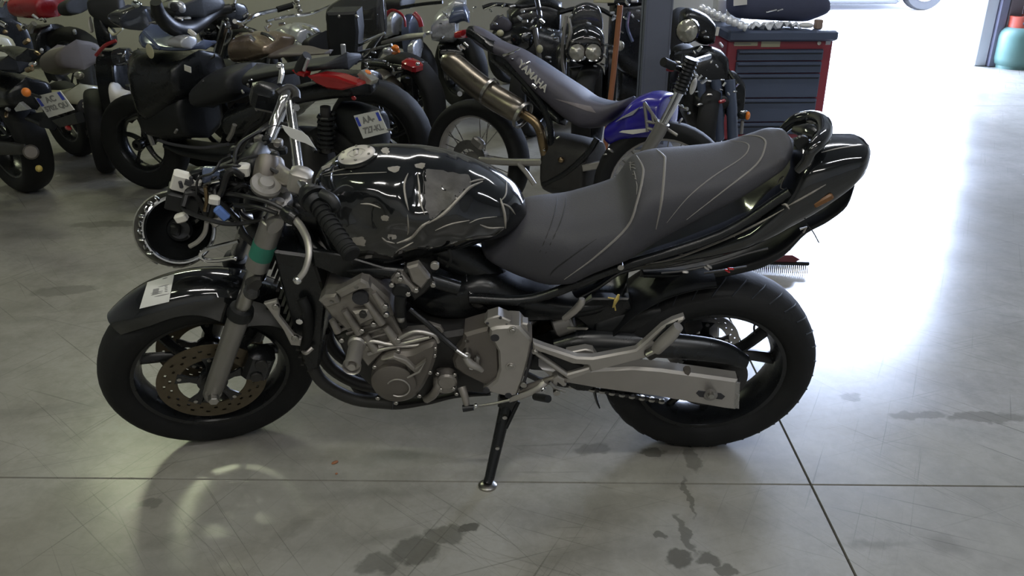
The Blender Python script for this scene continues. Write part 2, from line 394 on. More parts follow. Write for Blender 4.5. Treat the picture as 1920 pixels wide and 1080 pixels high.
    for (px_, py_), rx, ry, rot, k in SP:
        g = ground(px_, py_)
        v = mapped(rot, (rx, ry, 1), (g.x, g.y, 0), 'TEXTURE', wpos)
        ln = N.new('ShaderNodeVectorMath'); ln.operation = 'LENGTH'
        xy = N.new('ShaderNodeVectorMath'); xy.operation = 'MULTIPLY'; L.new(v, xy.inputs[0]); xy.inputs[1].default_value = (1, 1, 0); L.new(xy.outputs[0], ln.inputs[0])
        f = rng(ln.outputs['Value'], 1.12, .85 if k > .3 else .2, 0, k); tot = f if tot is None else math_('MAXIMUM', tot, f)
    c = mixc(tot, c, (.062, .060, .050))
    L.new(c, b.inputs['Base Color'])
    r = rng(noise(2.5, 3, rough=.5), .3, .75, .21, .28); r = math_('SUBTRACT', r, math_('MULTIPLY', tot, .08))
    L.new(r, b.inputs['Roughness']); b.inputs['Specular IOR Level'].default_value = .55
    bp = N.new('ShaderNodeBump'); bp.inputs['Strength'].default_value = .05; bp.inputs['Distance'].default_value = .004; L.new(noise(22, 2), bp.inputs['Height']); L.new(bp.outputs[0], b.inputs['Normal'])
    return m
FLOOR = floor_material()
WALL = mk('beige_painted_wall', (.40, .39, .35), .8, 0, .10, 2.0, bump=.15, bscale=60)
CEIL = mk('dark_ceiling_sheet', (.20, .20, .19), .8, 0, .1, 2)
JOINT = mk('joint_dirt', (.035, .032, .026), .9)
DOORM = mk('pale_door_frame', (.50, .53, .58), .5, 0, .08, 5)
JAMB = mk('brown_purple_jamb', (.115, .095, .105), .6, 0, .12, 5)
ASPH = mk('pale_yard_concrete', (.62, .61, .59), .8, 0, .08, 1.5, bump=.2)
X0, X1, Y0, Y1, ZC = -6.2, 6.6, -3.6, 9.0, 4.3
GR = Matrix.Rotation(R(-.83), 4, 'Z')
# floor: dirt bed and cast slabs with open joints
fl = part('floor', MB().box(((X0 + X1) / 2, (Y0 + Y1) / 2, -.06), (X1 - X0 + .6, Y1 - Y0, .10)), JOINT); struct(fl)
jx, jy, gap = .812, 2.0, .0055
xs = [-9.2, -4.19, jx, jx + 5, jx + 10]; ys = [-8, -3.0, jy, jy + 5.0, jy + 10]
def clip_poly(P, ax, lim, keep_less):
    out = []
    for i in range(len(P)):
        a, b = P[i], P[(i + 1) % len(P)]; ia = (a[ax] <= lim) == keep_less; ib = (b[ax] <= lim) == keep_less
        if ia: out.append(a)
        if ia != ib:
            t = (lim - a[ax]) / (b[ax] - a[ax]); out.append(a.lerp(b, t))
    return out
for i in range(4):
    for j in range(4):
        P = [GR @ Vector((x, y, 0)) for x, y in ((xs[i] + gap / 2, ys[j] + gap / 2), (xs[i + 1] - gap / 2, ys[j] + gap / 2), (xs[i + 1] - gap / 2, ys[j + 1] - gap / 2), (xs[i] + gap / 2, ys[j + 1] - gap / 2))]
        for ax, lim, kl in ((0, X0 - .2, False), (0, X1 + .2, True), (1, Y0, False), (1, Y1, True)):
            if P: P = clip_poly(P, ax, lim, kl)
        if len(P) < 3: continue
        c = sum(P, Vector()) / len(P)
        ins = [p + (c - p).normalized() * .0012 for p in P]
        mb = MB().loft([[Vector((p.x, p.y, -.009)) for p in P], [Vector((p.x, p.y, -.0025)) for p in P], [Vector((p.x, p.y, 0)) for p in ins]], caps=False)
        n = len(P); mb.f.append(tuple(2 * n + k for k in range(n)))
        part('slab', mb, FLOOR, fl)
def wall(name, a, b, z0, z1, mat=WALL, th=.16):
    a, b = Vector(a), Vector(b); d = (b - a); L_ = d.length; rot = Matrix.Rotation(math.atan2(d.y, d.x), 4, 'Z')
    return struct(part(name, MB().box(((a.x + b.x) / 2, (a.y + b.y) / 2, (z0 + z1) / 2), (L_, th, z1 - z0), rot), mat))
wall('wall_left', (X0, Y0 - .1), (X0, Y1), 0, ZC)
wall('wall_right', (X1, Y0 - .1), (X1, Y1), 0, ZC)
wall('wall_front', (X0, Y0), (X1, Y0), 0, ZC)
wall('wall_back', (X0, Y1 - .08), (DOOR_X0, Y1 - .08), 0, ZC)
wall('wall_back_right', (DOOR_X1 + .40, Y1 - .08), (X1, Y1 - .08), 0, ZC, JAMB)
wall('wall_lintel', (DOOR_X0, Y1 - .08), (DOOR_X1 + .4, Y1 - .08), DOOR_H, ZC)
struct(part('ceiling', MB().box(((X0 + X1) / 2, (Y0 + Y1) / 2, ZC + .05), (X1 - X0 + .4, Y1 - Y0 + .4, .1)), CEIL))
# roller door opening: pale guide rail, brown reveal
dj = struct(part('trim_1', MB().box((DOOR_X1 + .06, Y1 - .12, DOOR_H / 2), (.12, .20, DOOR_H), bev=.008), DOORM))
part('guide_channel', MB().box((DOOR_X1 + .165, Y1 - .15, DOOR_H / 2), (.085, .22, DOOR_H), bev=.008), mk('blue_grey_guide', (.15, .155, .22), .5), dj)
part('reveal_post', MB().box((DOOR_X1 + .28, Y1 - .14, DOOR_H / 2), (.13, .24, DOOR_H), bev=.01), JAMB, dj)
dl_ = struct(part('trim_2', MB().box((DOOR_X0 - .06, Y1 - .12, DOOR_H / 2), (.12, .20, DOOR_H), bev=.008), DOORM))
yard = struct(part('yard_ground', MB().box((6, 34, -.05), (60, 50, .1)), ASPH))
# tube lamp housings, the added fill lamps included
for k, (tx, ty) in enumerate(TUBES):
    t = thing('ceiling_lamp', 'unseen white batten lamp hanging under the dark ceiling', 'ceiling lamp', Frame((tx, ty, TUBE_Z)), 'batten lamps under the ceiling')
    part('housing', MB().box((0, 0, .04), (1.6, .14, .05), bev=.01), M_['white'], t)
    for s in (-1, 1):
        part('suspension_rod', MB().cyl((s * .6, 0, .06), (s * .6, 0, ZC - TUBE_Z), .006, n=6), M_['steel'], t)
# ------------------------------------------------------------------ the black street motorcycle in front
H = Frame((.556, 2.238, 0), -.29, 12.42)
RAKE = R(25); P0 = Vector((-1.518, 0, 0)); SAX = Vector((math.sin(RAKE), 0, math.cos(RAKE)))
STX = Matrix.Translation(P0) @ Matrix.Rotation(R(18.65), 4, SAX) @ Matrix.Translation(-P0)
S = Frame((.556, 2.238, 0), -.29, 12.42, STX)
bike = thing('motorcycle', 'crash-damaged black street motorcycle with scraped tank leaning on its side stand', 'motorcycle', H)
def lat(fr, px, py, d0, d1): 
    """axis ends of a crosswise cylinder whose near face is seen at the pixel"""
    c = fr.at(px, py, d1); return Vector((c.x, -d0, c.z)), Vector((c.x, -d1, c.z))
def bolt(parent, px, py, d, r=.008, h=.006, mat='steel', fr=H, X=None, name='bolt', n=6):
    a, b = lat(fr, px, py, d - .004, d + h); return part(name, MB(X).cyl(a, b, r, n=n, bev=.001), M_[mat], parent)

def tyre_profile(Rr, hw, rim):
    pr = []
    for k in range(17):
        a = -1.0 + 2.0 * k / 16; y = hw * math.sin(a * math.pi / 2 * .98); 
        pr.append((Rr - (hw * .62) * (1 - math.cos(a * math.pi / 2 * .98)) ** 1.15, y))
    return [(rim, -hw * .72), (rim + .012, -hw * .86)] + pr + [(rim + .012, hw * .86), (rim, hw * .72), (rim - .004, hw * .5), (rim - .004, -hw * .5)]
def wheel(parent, name, c, Rr, hw, rim, X, spoke_pairs=3, mats=('satin', 'rubber'), spoke_w=.03, spoke='y', grooves=0, segs=56):
    c = Vector(c); ax = Vector((0, -1, 0)); hwr = hw * .74
    mb = MB(X).lathe([(rim + .006, -hwr), (rim - .010, -hwr + .004), (rim - .022, -hwr * .55), (rim - .030, 0), (rim - .022, hwr * .55), (rim - .010, hwr - .004), (rim + .006, hwr), (rim - .004, hwr * .8), (rim - .010, 0), (rim - .004, -hwr * .8)], c, ax, segs, True)
    w = part(name, mb, M_[mats[0]], parent)
    t = part('tyre', MB(X).lathe(tyre_profile(Rr, hw, rim), c, ax, segs, True), M_[mats[1]], w)
    part('hub', MB(X).lathe([(.012, -.075), (.030, -.072), (.034, -.045), (.026, -.03), (.026, .03), (.034, .045), (.030, .072), (.012, .075)], c, ax, 24, True), M_[mats[0]], w)
    for k in range(spoke_pairs):
        a = 2 * math.pi * k / spoke_pairs + .35
        for sgn in (-1, 1):
            p0 = c + Vector((math.cos(a), 0, math.sin(a))) * .025; a2 = a + sgn * (.30 if spoke == 'y' else 0)
            pm = c + Vector((math.cos(a + sgn * .13), 0, math.sin(a + sgn * .13))) * (rim * .5)
            p1 = c + Vector((math.cos(a2), 0, math.sin(a2))) * (rim - .02)
            part('spoke', MB(X).tube([p0, pm, p1], [spoke_w * .55, spoke_w * .45, spoke_w * .5], 8, smooth=3, flat=.6), M_[mats[0]], w)
            if spoke != 'y': break
    return w
def disc(parent, c, y, X, r0=.092, r1=.148, th=.004, mat='rust', carrier='satin'):
    c = Vector((c[0], y, c[2])); ax = Vector((0, -1, 0))
    # ring pierced by rows of drilled holes
    mb = MB(X); rows = [r0, r0 + (r1 - r0) * .30, r0 + (r1 - r0) * .42, r0 + (r1 - r0) * .58, r0 + (r1 - r0) * .70, r1]; ns = 72
    for side in (-1, 1):
        for i in range(ns):
            a, b_ = 2 * math.pi * i / ns, 2 * math.pi * (i + 1) / ns
            for j in range(len(rows) - 1):
                if (j == 1 and i % 4 == 0) or (j == 3 and i % 4 == 2): continue
                q = [c + Vector((math.cos(t) * r, side * th / 2, math.sin(t) * r)) for t, r in ((a, rows[j]), (a, rows[j + 1]), (b_, rows[j + 1]), (b_, rows[j]))]
                mb.add(q, [(0, 1, 2, 3)])
    mb.lathe([(r1, -th / 2), (r1, th / 2)], c, ax, ns); mb.lathe([(r0, -th / 2), (r0, th / 2)], c, ax, ns)
    d = part('brake_disc', mb, M_[mat], parent)
    for k in range(5):
        a = 2 * math.pi * k / 5 + .2; e = Vector((math.cos(a), 0, math.sin(a))); t_ = Vector((-math.sin(a), 0, math.cos(a)))
        P = [c + e * .03 - t_ * .016, c + e * .06 - t_ * .010, c + e * (r0 + .006) - t_ * .02, c + e * (r0 + .006) + t_ * .02, c + e * .06 + t_ * .010, c + e * .03 + t_ * .016]
        part('disc_carrier_arm', MB(X).prism(P, -y - .003, -y + .003, .001), M_[carrier], d)
        part('disc_rivet', MB(X).cyl(c + e * (r0 - .002) + Vector((0, .005, 0)), c + e * (r0 - .002) - Vector((0, .005, 0)), .006, n=10), M_['steel'], d)
    part('disc_hub', MB(X).lathe([(.018, -.004), (.042, -.004), (.042, .004), (.018, .004)], c, ax, 30, True), M_[carrier], d)
    return d

# ---- rear wheel
rw_c = (0, 0, .303)
rw = wheel(bike, 'rear_wheel', rw_c, .303, .084, .213, None, 3, spoke_w=.036)
disc(rw, rw_c, .075, None, .075, .11, mat='steel')
part('rear_sprocket', MB().lathe([(.05, -.003), (.098, -.003), (.103, 0), (.098, .003), (.05, .003)], (0, -.078, .303), (0, -1, 0), 43, True), M_['darkcast'], rw)
part('cush_drive', MB().lathe([(.02, -.02), (.062, -.018), (.066, .018), (.02, .02)], (0, -.062, .303), (0, -1, 0), 30, True), M_['satin'], rw)
# tread grooves cut as dark sipes standing in the tyre shoulder
for k in range(34):
    a = 2 * math.pi * k / 34; P = []
    for q in range(6):
        y = -.012 - .058 * q / 5; th = a + .05 + .16 * (q / 5) ** 1.3; hw = .084; al = math.asin(min(.98, abs(y) / hw)); r = .303 - hw * .62 * (1 - math.cos(al)) ** 1.15 + .0002
        P.append(Vector((math.cos(th) * r, y, .303 + math.sin(th) * r)))
    part('tread_groove', MB().tube(P, .0022, 5), M_['tool_dark'], rw)
# ---- front wheel (turned with the fork)
fw_c = (-1.42, 0, .297)
fw = wheel(bike, 'front_wheel', fw_c, .297, .066, .214, STX, 3, spoke_w=.032)
disc(fw, fw_c, -.068, STX); disc(fw, fw_c, .068, STX)
part('axle_nut', MB(STX).cyl((-1.42, -.10, .297), (-1.42, -.145, .297), .015, n=6, bev=.002), M_['steel'], fw)
part('axle', MB(STX).cyl((-1.42, .14, .297), (-1.42, -.13, .297), .010), M_['steel'], fw)
# ---- fork
AX = Vector((-1.42, 0, .297))
def fk(t, y, fwd=0.0):  # point on the fork line, t metres above the axle
    return AX + SAX * t + Vector((-math.cos(RAKE), 0, math.sin(RAKE))) * fwd + Vector((0, y, 0))
for sd in (-1, 1):
    y = sd * .102
    leg = part('fork_leg', MB(STX).tube([fk(-.035, y), fk(-.02, y), fk(.02, y), fk(.10, y), fk(.30, y), fk(.315, y)], [.016, .024, .026, .0265, .0275, .026], 18), M_['fork'], bike)
    part('fork_tube', MB(STX).cyl(fk(.31, y), fk(.66, y), .0205, n=16), M_['steel'], leg)
    part('dust_seal', MB(STX).lathe([(.02, 0), (.033, 0), (.034, .012), (.031, .03), (.02, .034)], fk(.292, y), SAX, 18), M_['plastic'], leg)
    part('fork_shroud', MB(STX).cyl(fk(.46, y), fk(.615, y), .0285, n=16, bev=.003), M_['fork'] if sd < 0 else M_['darkcast'], leg)
    part('fork_cap', MB(STX).lathe([(.0, .024), (.010, .024), (.011, .016), (.018, .016), (.020, .006), (.027, .004), (.027, 0)], fk(.655, y), SAX, 18), M_['alu'], leg)
    part('axle_clamp', MB(STX).cyl(fk(0, y - .018), fk(0, y + .018), .023, n=18, bev=.003), M_['fork'], leg)
    cal = part('brake_caliper', MB(STX).box(fk(.10, sd * .075, -.10), (.075, .062, .105), Matrix.Rotation(RAKE, 4, 'Y'), .012), M_['satin'], bike)
    for q in (-1, 1): part('caliper_piston_cap', MB(STX).cyl(fk(.10 + q * .026, sd * .10, -.10), fk(.10 + q * .026, sd * .112, -.10), .017, n=16, bev=.002), M_['darkcast'], cal)
tape = part('green_tape_wrap', MB(STX).cyl(fk(.50, -.102), fk(.545, -.102), .0292, n=16), M_['green_tape'], bike, 'green tape wrapped round the near fork tube')
for t, nm in ((.43, 'lower_triple_clamp'), (.625, 'upper_triple_clamp')):
    P = [fk(t, -.135), fk(t, 0), fk(t, .135)]
    part(nm, MB(STX).tube([fk(t, -.138), fk(t, -.10), fk(t, -.05, -.03), fk(t, .05, -.03), fk(t, .10), fk(t, .138)], [.026, .036, .030, .030, .036, .026], 12, flat=.55), M_['darkcast'] if t < .5 else M_['fork'], bike)
part('steering_stem', MB().cyl(P0 + SAX * .66, P0 + SAX * .93, .026), M_['satin'], bike)
part('steering_nut', MB(STX).lathe([(0, .03), (.014, .03), (.016, .012), (.026, .012), (.028, 0)], P0 + SAX * .955, SAX, 18), M_['alu'], bike)
# ---- front mudguard
def fender():
    mb = MB(STX); rings = []; ns = 30
    for i in range(ns + 1):
        a = R(129) - R(109) * i / ns    # from the nose over the top to the tail
        f = i / ns; Rr = .330 + .010 * math.sin(math.pi * f); wd = .076 * (1 - .38 * (1 - min(1, f * 4)) ** 2) ; sk = .030 + .055 * math.exp(-((f - .60) / .17) ** 2) - .014 * (1 - min(1, f * 6))
        row = []
        for k in range(15):
            q = -1 + 2 * k / 14
            if abs(q) < .6: y = q / .6 * wd * .86; rr = Rr - .026 * (abs(q) / .6) ** 2.4
            else: y = math.copysign(wd * (.86 + .14 * (abs(q) - .6) / .4), q); rr = Rr - .026 - sk * (abs(q) - .6) / .4
            row.append((y, rr))
        outer = [Vector((-1.42 + math.cos(a) * r, y, .297 + math.sin(a) * r)) for y, r in row]
        inner = [Vector((-1.42 + math.cos(a) * (r - .004), y * .965, .297 + math.sin(a) * (r - .004))) for y, r in row][::-1]
        rings.append(outer + inner)
    return mb.loft(rings)
fend = fixn(part('front_mudguard', fender(), M_['gloss'], bike))
fb = bvh_of(fend, H)
st = surf_patch(fb, H, [(277, 530), (327, 514), (317, 566), (262, 579)], 8, 8)
if st:
    stk = fixn(part('price_label', st, M_['paper'], fend, 'white printed paper label stuck on the mudguard'))
    for k, (a, b_) in enumerate([((303, 521), (316, 518)), ((305, 524), (315, 521)), ((297, 539), (318, 534)), ((309, 538), (315, 537)), ((309, 541), (315, 540)), ((309, 544), (315, 543)), ((309, 547), (315, 546)), ((283, 551), (306, 546)), ((284, 554), (305, 549)), ((290, 557), (318, 551))]):
        part('print_line', surf_line(fb, H, [a, b_], .0011, off=.0018), M_['greyink'], stk)
    pt = surf_patch(fb, H, [(288, 543), (299, 541), (297, 551), (286, 553)], 3, 3, .0019)
    if pt: part('print_block', pt, M_['greyink'], stk)
for y in (-.09, .09):
    part('mudguard_bracket', MB(STX).box(fk(.235, y * 1.0, -.0), (.05, .012, .11), Matrix.Rotation(RAKE, 4, 'Y'), .004), M_['satin'], fend)
    part('reflector', MB(STX).ball(fk(.405, y * 1.45, .0), .020, .010, .026), M_['smoke'], bike)

# ---- headlamp shell knocked forward, chrome ring facing away
hc = H.at(336, 430, .05); hax = Vector((.30, -.80, .52)).normalized()
head = part('headlamp', MB().lathe([(.0, -.075), (.045, -.068), (.070, -.04), (.080, -.006), (.082, 0), (.078, .0), (.066, -.035), (.04, -.056), (0, -.060)], hc, hax, 36), M_['gloss'], bike)
part('chrome_ring', MB().lathe([(.079, -.006), (.085, -.008), (.088, .000), (.086, .007), (.082, .008), (.078, .004)], hc, hax, 48, True), M_['chrome'], head)
hx1 = (Vector((-1, 0, 0)) - hax * Vector((-1, 0, 0)).dot(hax)).normalized(); hx2 = hax.cross(hx1)
part('headlamp_glass', MB().lathe([(0, -.10), (.05, -.088), (.085, -.055), (.098, -.018), (.094, -.008), (.088, -.02), (.05, -.08), (0, -.09)], hc + hx1 * .012, hax, 40), M_['lens'], head)
for k in range(9):
    a = -1.0 + 1.7 * k / 8; q = hc + hx1 * (.090 * math.cos(a)) + hx2 * (.090 * math.sin(a)) + hax * .008
    part('ring_notch', MB().box(q, (.016, .012, .008), Matrix.Rotation(random.random() * 3, 4, 'Y'), .003), M_['chrome'], head)
part('bulb_socket', MB().cyl(hc - hax * .055, hc - hax * .020, .030, n=18, bev=.006), M_['plastic'], head)
part('bulb_holder', MB().box(hc - hax * .015 + hx1 * .01, (.026, .018, .03), Matrix.Rotation(.3, 4, 'Y'), .004), M_['plastic'], head)
loop = H.pts([(447, 452), (415, 460), (385, 468), (376, 478), (384, 487), (410, 488), (436, 484), (444, 486)], .085)
part('headlamp_bracket_wire', MB().tube(loop, .0055, 8, smooth=5), M_['chrome'], bike)
part('headlamp_stay', MB().tube(H.pts([(356, 462), (372, 452), (384, 436), (388, 416)], .10), .006, 8, smooth=5), M_['alu'], head)
# loose connector blocks and switch pieces around the headlamp
def block(px, py, d, size, mat, rz=0, ry=0, name='connector_block', parent=bike, bev=.004):
    return part(name, MB().box(H.at(px, py, d), size, Matrix.Rotation(ry, 4, 'Y') @ Matrix.Rotation(rz, 4, 'Z'), bev), M_[mat], parent)
cb = block(349, 342, .06, (.066, .03, .048), 'white', .2, .45)
for q in (-1, 1): part('clip', MB().box(H.at(349 + q * 10, 342 - q * 4, .078), (.008, .008, .02), None, .002), M_['ink'], cb)
part('connector_window', MB().box(H.at(353, 343, .078), (.016, .006, .014), Matrix.Rotation(.45, 4, 'Y')), M_['ink'], cb)
block(400, 328, .05, (.05, .04, .03), 'bluegrey', .3, .2, 'ignition_switch')
block(454, 318, .06, (.036, .03, .028), 'white', .1, .1)
block(340, 408, .09, (.030, .02, .022), 'white', 0, -.3)
block(416, 400, .11, (.022, .016, .04), 'blue_part', .2, -.6)
block(402, 375, .10, (.026, .02, .022), 'white', .2, .3)
block(345, 372, .05, (.08, .06, .05), 'plastic', .2, .4, 'fuse_box')
part('chrome_stay', MB().tube(H.pts([(382, 347), (398, 341), (412, 338)], .08), .004, 6), M_['chrome'], bike)
part('gold_stay', MB().tube(H.pts([(385, 350), (388, 375), (384, 395)], .09), .005, 8), M_['gold'], bike)
# wiring loom: several separate looping cables
LOOMS = [[(330, 372, .05), (350, 396, .10), (392, 412, .13), (430, 420, .12), (470, 416, .10), (520, 402, .12), (545, 392, .14)],
         [(412, 362, .06), (450, 366, .12), (500, 378, .14), (530, 392, .15), (540, 398, .16)], [(440, 385, .10), (480, 388, .13), (520, 400, .14)],
         [(345, 365, .06), (370, 340, .03), (400, 335, .05), (440, 345, .08), (470, 340, .05), (500, 300, .0)], [(455, 330, .02), (440, 300, 0), (450, 270, -.05), (480, 250, -.1), (505, 235, -.15)],
         [(470, 345, .0), (448, 315, .0), (462, 285, -.03), (500, 268, -.06)], [(365, 350, .04), (400, 372, .09), (404, 352, .07), (430, 335, .04)], [(505, 238, -.14), (530, 232, -.16), (560, 245, -.14), (585, 275, -.10), (592, 285, -.08)],
         [(330, 395, .05), (352, 370, .03), (372, 352, .0), (398, 320, -.02), (440, 300, -.04), (500, 262, -.1)], [(475, 300, 0), (500, 312, .06), (530, 330, .08), (552, 350, .12), (575, 395, .16)], [(515, 235, -.18), (495, 262, -.1), (478, 300, -.02), (490, 350, .05), (520, 420, .05), (545, 500, .06)],
         [(520, 220, -.2), (475, 255, -.12), (452, 300, -.05), (440, 360, .03), (455, 430, .05), (500, 480, .06)]]
for L_ in LOOMS: part('cable', MB().tube(H.pts(L_), .0055, 7, smooth=6), M_['wire'], bike)
for px, py, d in ((440, 282, -.04), (470, 276, -.05), (500, 262, -.1), (522, 268, -.1), (530, 282, -.06), (515, 292, -.03), (425, 318, 0), (458, 352, .03), (485, 260, -.12)):
    part('cable_clip', MB().ball(H.at(px, py, d), .012, .014, .010, n=10, m=6, e=3), M_[random.choice(['plastic', 'alu', 'chrome', 'plastic'])], bike)
# speedometer shell and dark dash bulk behind the clamps
part('instrument_pod', MB().ball(H.at(478, 300, -.02), .034, .06, .03, Matrix.Rotation(-.5, 4, 'Y'), e=3), M_['plastic'], bike)
part('instrument_bracket', MB().box(H.at(430, 345, .0), (.10, .14, .03), Matrix.Rotation(.2, 4, 'Y'), .008), M_['satin'], bike)
rl = random.Random(21)
for k in range(16):      # the tangle of loom behind the headlamp
    a = (rl.uniform(340, 400), rl.uniform(330, 400), rl.uniform(-.02, .10)); b_ = (rl.uniform(430, 500), rl.uniform(290, 420), rl.uniform(-.04, .08))
    P = [a] + [(a[0] + (b_[0] - a[0]) * q + rl.uniform(-14, 14), a[1] + (b_[1] - a[1]) * q + rl.uniform(-26, 22), a[2] + (b_[2] - a[2]) * q + rl.uniform(-.03, .03)) for q in (.25, .5, .75)] + [b_]
    part('cable', MB().tube(H.pts(P), rl.choice([.003, .004, .006, .008]), 7, smooth=5), M_['wire'], bike)
for k in range(14):
    part('connector_block', MB().box(H.at(rl.uniform(350, 470), rl.uniform(320, 415), rl.uniform(-.03, .07)), (rl.uniform(.02, .05), .025, rl.uniform(.015, .03)), Matrix.Rotation(rl.uniform(-1, 1), 4, 'Y') @ Matrix.Rotation(rl.uniform(-1, 1), 4, 'Z'), .004), M_[rl.choice(['plastic', 'plastic', 'satin', 'gloss', 'darkcast', 'alu'])], bike)
# ---- handlebar, bent up on the far side
hb = part('handlebar', MB().tube(H.pts([(612, 405, .25), (568, 345, .155), (562, 330, .13), (553, 262, -.02), (546, 210, -.15), (543, 190, -.20)]), .0125, 14, smooth=4), M_['chrome'], bike)
part('bar_clamp', MB().box(H.at(563, 338, .135), (.05, .045, .06), Matrix.Rotation(.3, 4, 'Y'), .008), M_['alu'], hb)
part('bar_riser', MB().tube(H.pts([(517, 306, .0), (520, 322, .04), (540, 335, .08), (560, 340, .11)]), [.021, .023, .021, .018], 12, smooth=4), M_['cast'], bike)
part('bar_end_post', MB().tube(H.pts([(505, 262, -.12), (520, 222, -.17), (533, 186, -.20), (538, 172, -.22)]), [.015, .0165, .0175, .016], 14, smooth=3), M_['chrome'], bike)
part('fork_upper_sleeve', MB().tube(H.pts([(497, 335, .06), (500, 315, .05), (502, 298, .03)]), [.030, .029, .027], 16), M_['cover'], bike)
part('top_cap_ring', MB().lathe([(0, .012), (.016, .012), (.02, .006), (.034, .006), (.037, 0), (.034, -.012)], H.at(499, 346, .10), Vector((.38, -.25, .9)), 26), M_['alu'], bike)
part('throttle_housing', MB().box(H.at(500, 182, -.24), (.08, .07, .062), Matrix.Rotation(.4, 4, 'Y') @ Matrix.Rotation(.3, 4, 'Z'), .012), M_['satin'], bike)
part('master_cylinder', MB().tube(H.pts([(520, 176, -.2), (540, 165, -.22), (554, 172, -.22), (556, 186, -.20)]), .011, 10, smooth=4), M_['darkcast'], bike)
part('brake_lever', MB().tube(H.pts([(524, 158, -.22), (528, 140, -.24), (527, 126, -.25)]), [.009, .012, .008], 10, smooth=3, flat=.6), M_['chrome'], bike)
part('lever_ball', MB().ball(H.at(525, 124, -.25), .010, n=10, m=7), M_['chrome'], bike)
part('bolt', MB().cyl(H.at(553, 200, -.17), H.at(556, 202, -.15), .009, n=6), M_['steel'], bike)
grip = part('grip', MB().tube(H.pts([(594, 384, .215), (604, 398, .235), (630, 438, .29), (655, 472, .335)]), [.0165, .0175, .0185, .0195], 16, smooth=3), M_['rubber'], bike)
gp = H.pts([(598, 390, .225), (655, 472, .335)])
for k in range(9):
    q = gp[0].lerp(gp[1], (k + .5) / 9); ax = (gp[1] - gp[0]).normalized()
    part('grip_ridge', MB().lathe([(.0165, -.0025), (.0205, -.0015), (.0205, .0015), (.0165, .0025)], q, ax, 16, True), M_['rubber'], grip)
part('bar_end', MB().cyl(gp[1], gp[1] + (gp[1] - gp[0]).normalized() * .012, .021, n=16, bev=.003), M_['rubber'], grip)
sw = part('switch_housing', MB().tube(H.pts([(574, 358, .175), (582, 366, .19), (592, 380, .21), (597, 386, .22)]), [.019, .029, .029, .022], 14, smooth=2), M_['plastic'], bike)
part('switch_lever_ring', MB().lathe([(.024, -.005), (.034, -.004), (.034, .004), (.024, .005)], H.at(588, 372, .205), (gp[1] - gp[0]), 20, True), M_['plastic'], sw)
part('choke_lever', MB().tube(H.pts([(600, 362, .21), (620, 372, .22), (630, 388, .23), (624, 396, .23)]), [.011, .013, .012, .008], 10, smooth=3, flat=.6), M_['plastic'], sw)
part('clutch_perch', MB().tube(H.pts([(533, 394, .19), (545, 404, .20), (556, 412, .21)]), [.016, .020, .016], 12, smooth=3), M_['satin'], bike)
lev = part('clutch_lever', MB().tube(H.pts([(553, 411, .21), (566, 428, .235), (577, 452, .27), (579, 480, .30), (572, 506, .32), (561, 522, .33)]), [.009, .0095, .009, .0085, .008, .0075], 12, smooth=5, flat=.75), M_['alu'], bike)
part('lever_ball', MB().ball(H.at(558, 525, .33), .0105, n=12, m=8), M_['chrome'], lev)
tagp = H.pts([(528, 234, .06), (548, 240, .06), (566, 246, .06), (578, 256, .06), (592, 278, .06), (572, 268, .06), (558, 264, .06), (545, 258, .06), (534, 246, .06)])
part('paper_tag', MB().prism(tagp, .0595, .0610, .0004), M_['paper'], bike, 'white paper tag tied to the handlebar')
part('tag_string', MB().tube(H.pts([(530, 238, -.1), (512, 236, -.1), (500, 246, -.1), (506, 252, -.12)]), .0014, 5, smooth=4), M_['ink'], bike)

# ---- fuel tank: a dented shell
tank_top = [(584, 348), (592, 318), (608, 297), (640, 277), (680, 266), (720, 263), (770, 265), (820, 272), (870, 287), (915, 306), (950, 328), (972, 350), (986, 378), (992, 405)]
tank_bot = [(584, 360), (592, 415), (610, 452), (650, 480), (700, 494), (740, 495), (790, 480), (850, 466), (900, 454), (940, 442), (968, 428), (984, 415), (992, 408)]
tmb = MB().silloft(H, tank_top, tank_bot, [(0, .085), (.15, .135), (.45, .150), (.7, .125), (.85, .10), (1, .06)], n=72, ns=64, e=2.35, ends=(.10, .12))
def dent(mb, px, py, d, rx, rz, depth, sharp=2.0):
    c = H.at(px, py, d)
    for p in mb.v:
        if p.y > .02: continue
        q = math.sqrt(((p.x - c.x) / rx) ** 2 + ((p.z - c.z) / rz) ** 2)
        if q < 1: p.y += depth * (1 - q ** sharp) ** 1.5
dent(tmb, 800, 372, .14, .07, .06, .030); dent(tmb, 850, 352, .13, .055, .035, .020); dent(tmb, 775, 365, .14, .022, .06, .016); dent(tmb, 690, 410, .14, .05, .06, .012); dent(tmb, 760, 440, .14, .05, .035, .014); dent(tmb, 900, 385, .12, .06, .05, .012); dent(tmb, 640, 390, .13, .05, .06, .008)
for p in tmb.v: p.y += .0018 * math.sin(p.x * 61 + p.z * 37) * math.sin(p.z * 83 - p.x * 21) * (1 if p.y < 0 else 0)
tank = fixn(part('fuel_tank', tmb, M_['gloss'], bike, ang=3.0)); tb = bvh_of(tank, H)
scr = mk('scraped_metal_and_highlight', (.30, .28, .25), .5, .4, .35, 60, bump=.6, bscale=90); scuff = mk('grey_scuffed_paint', (.060, .057, .055), .5, .2, .75, 38, bump=1.0, bscale=45, dust=.4, dcol=(.12, .112, .105))  # scraped metal, also colours the painted highlight lines
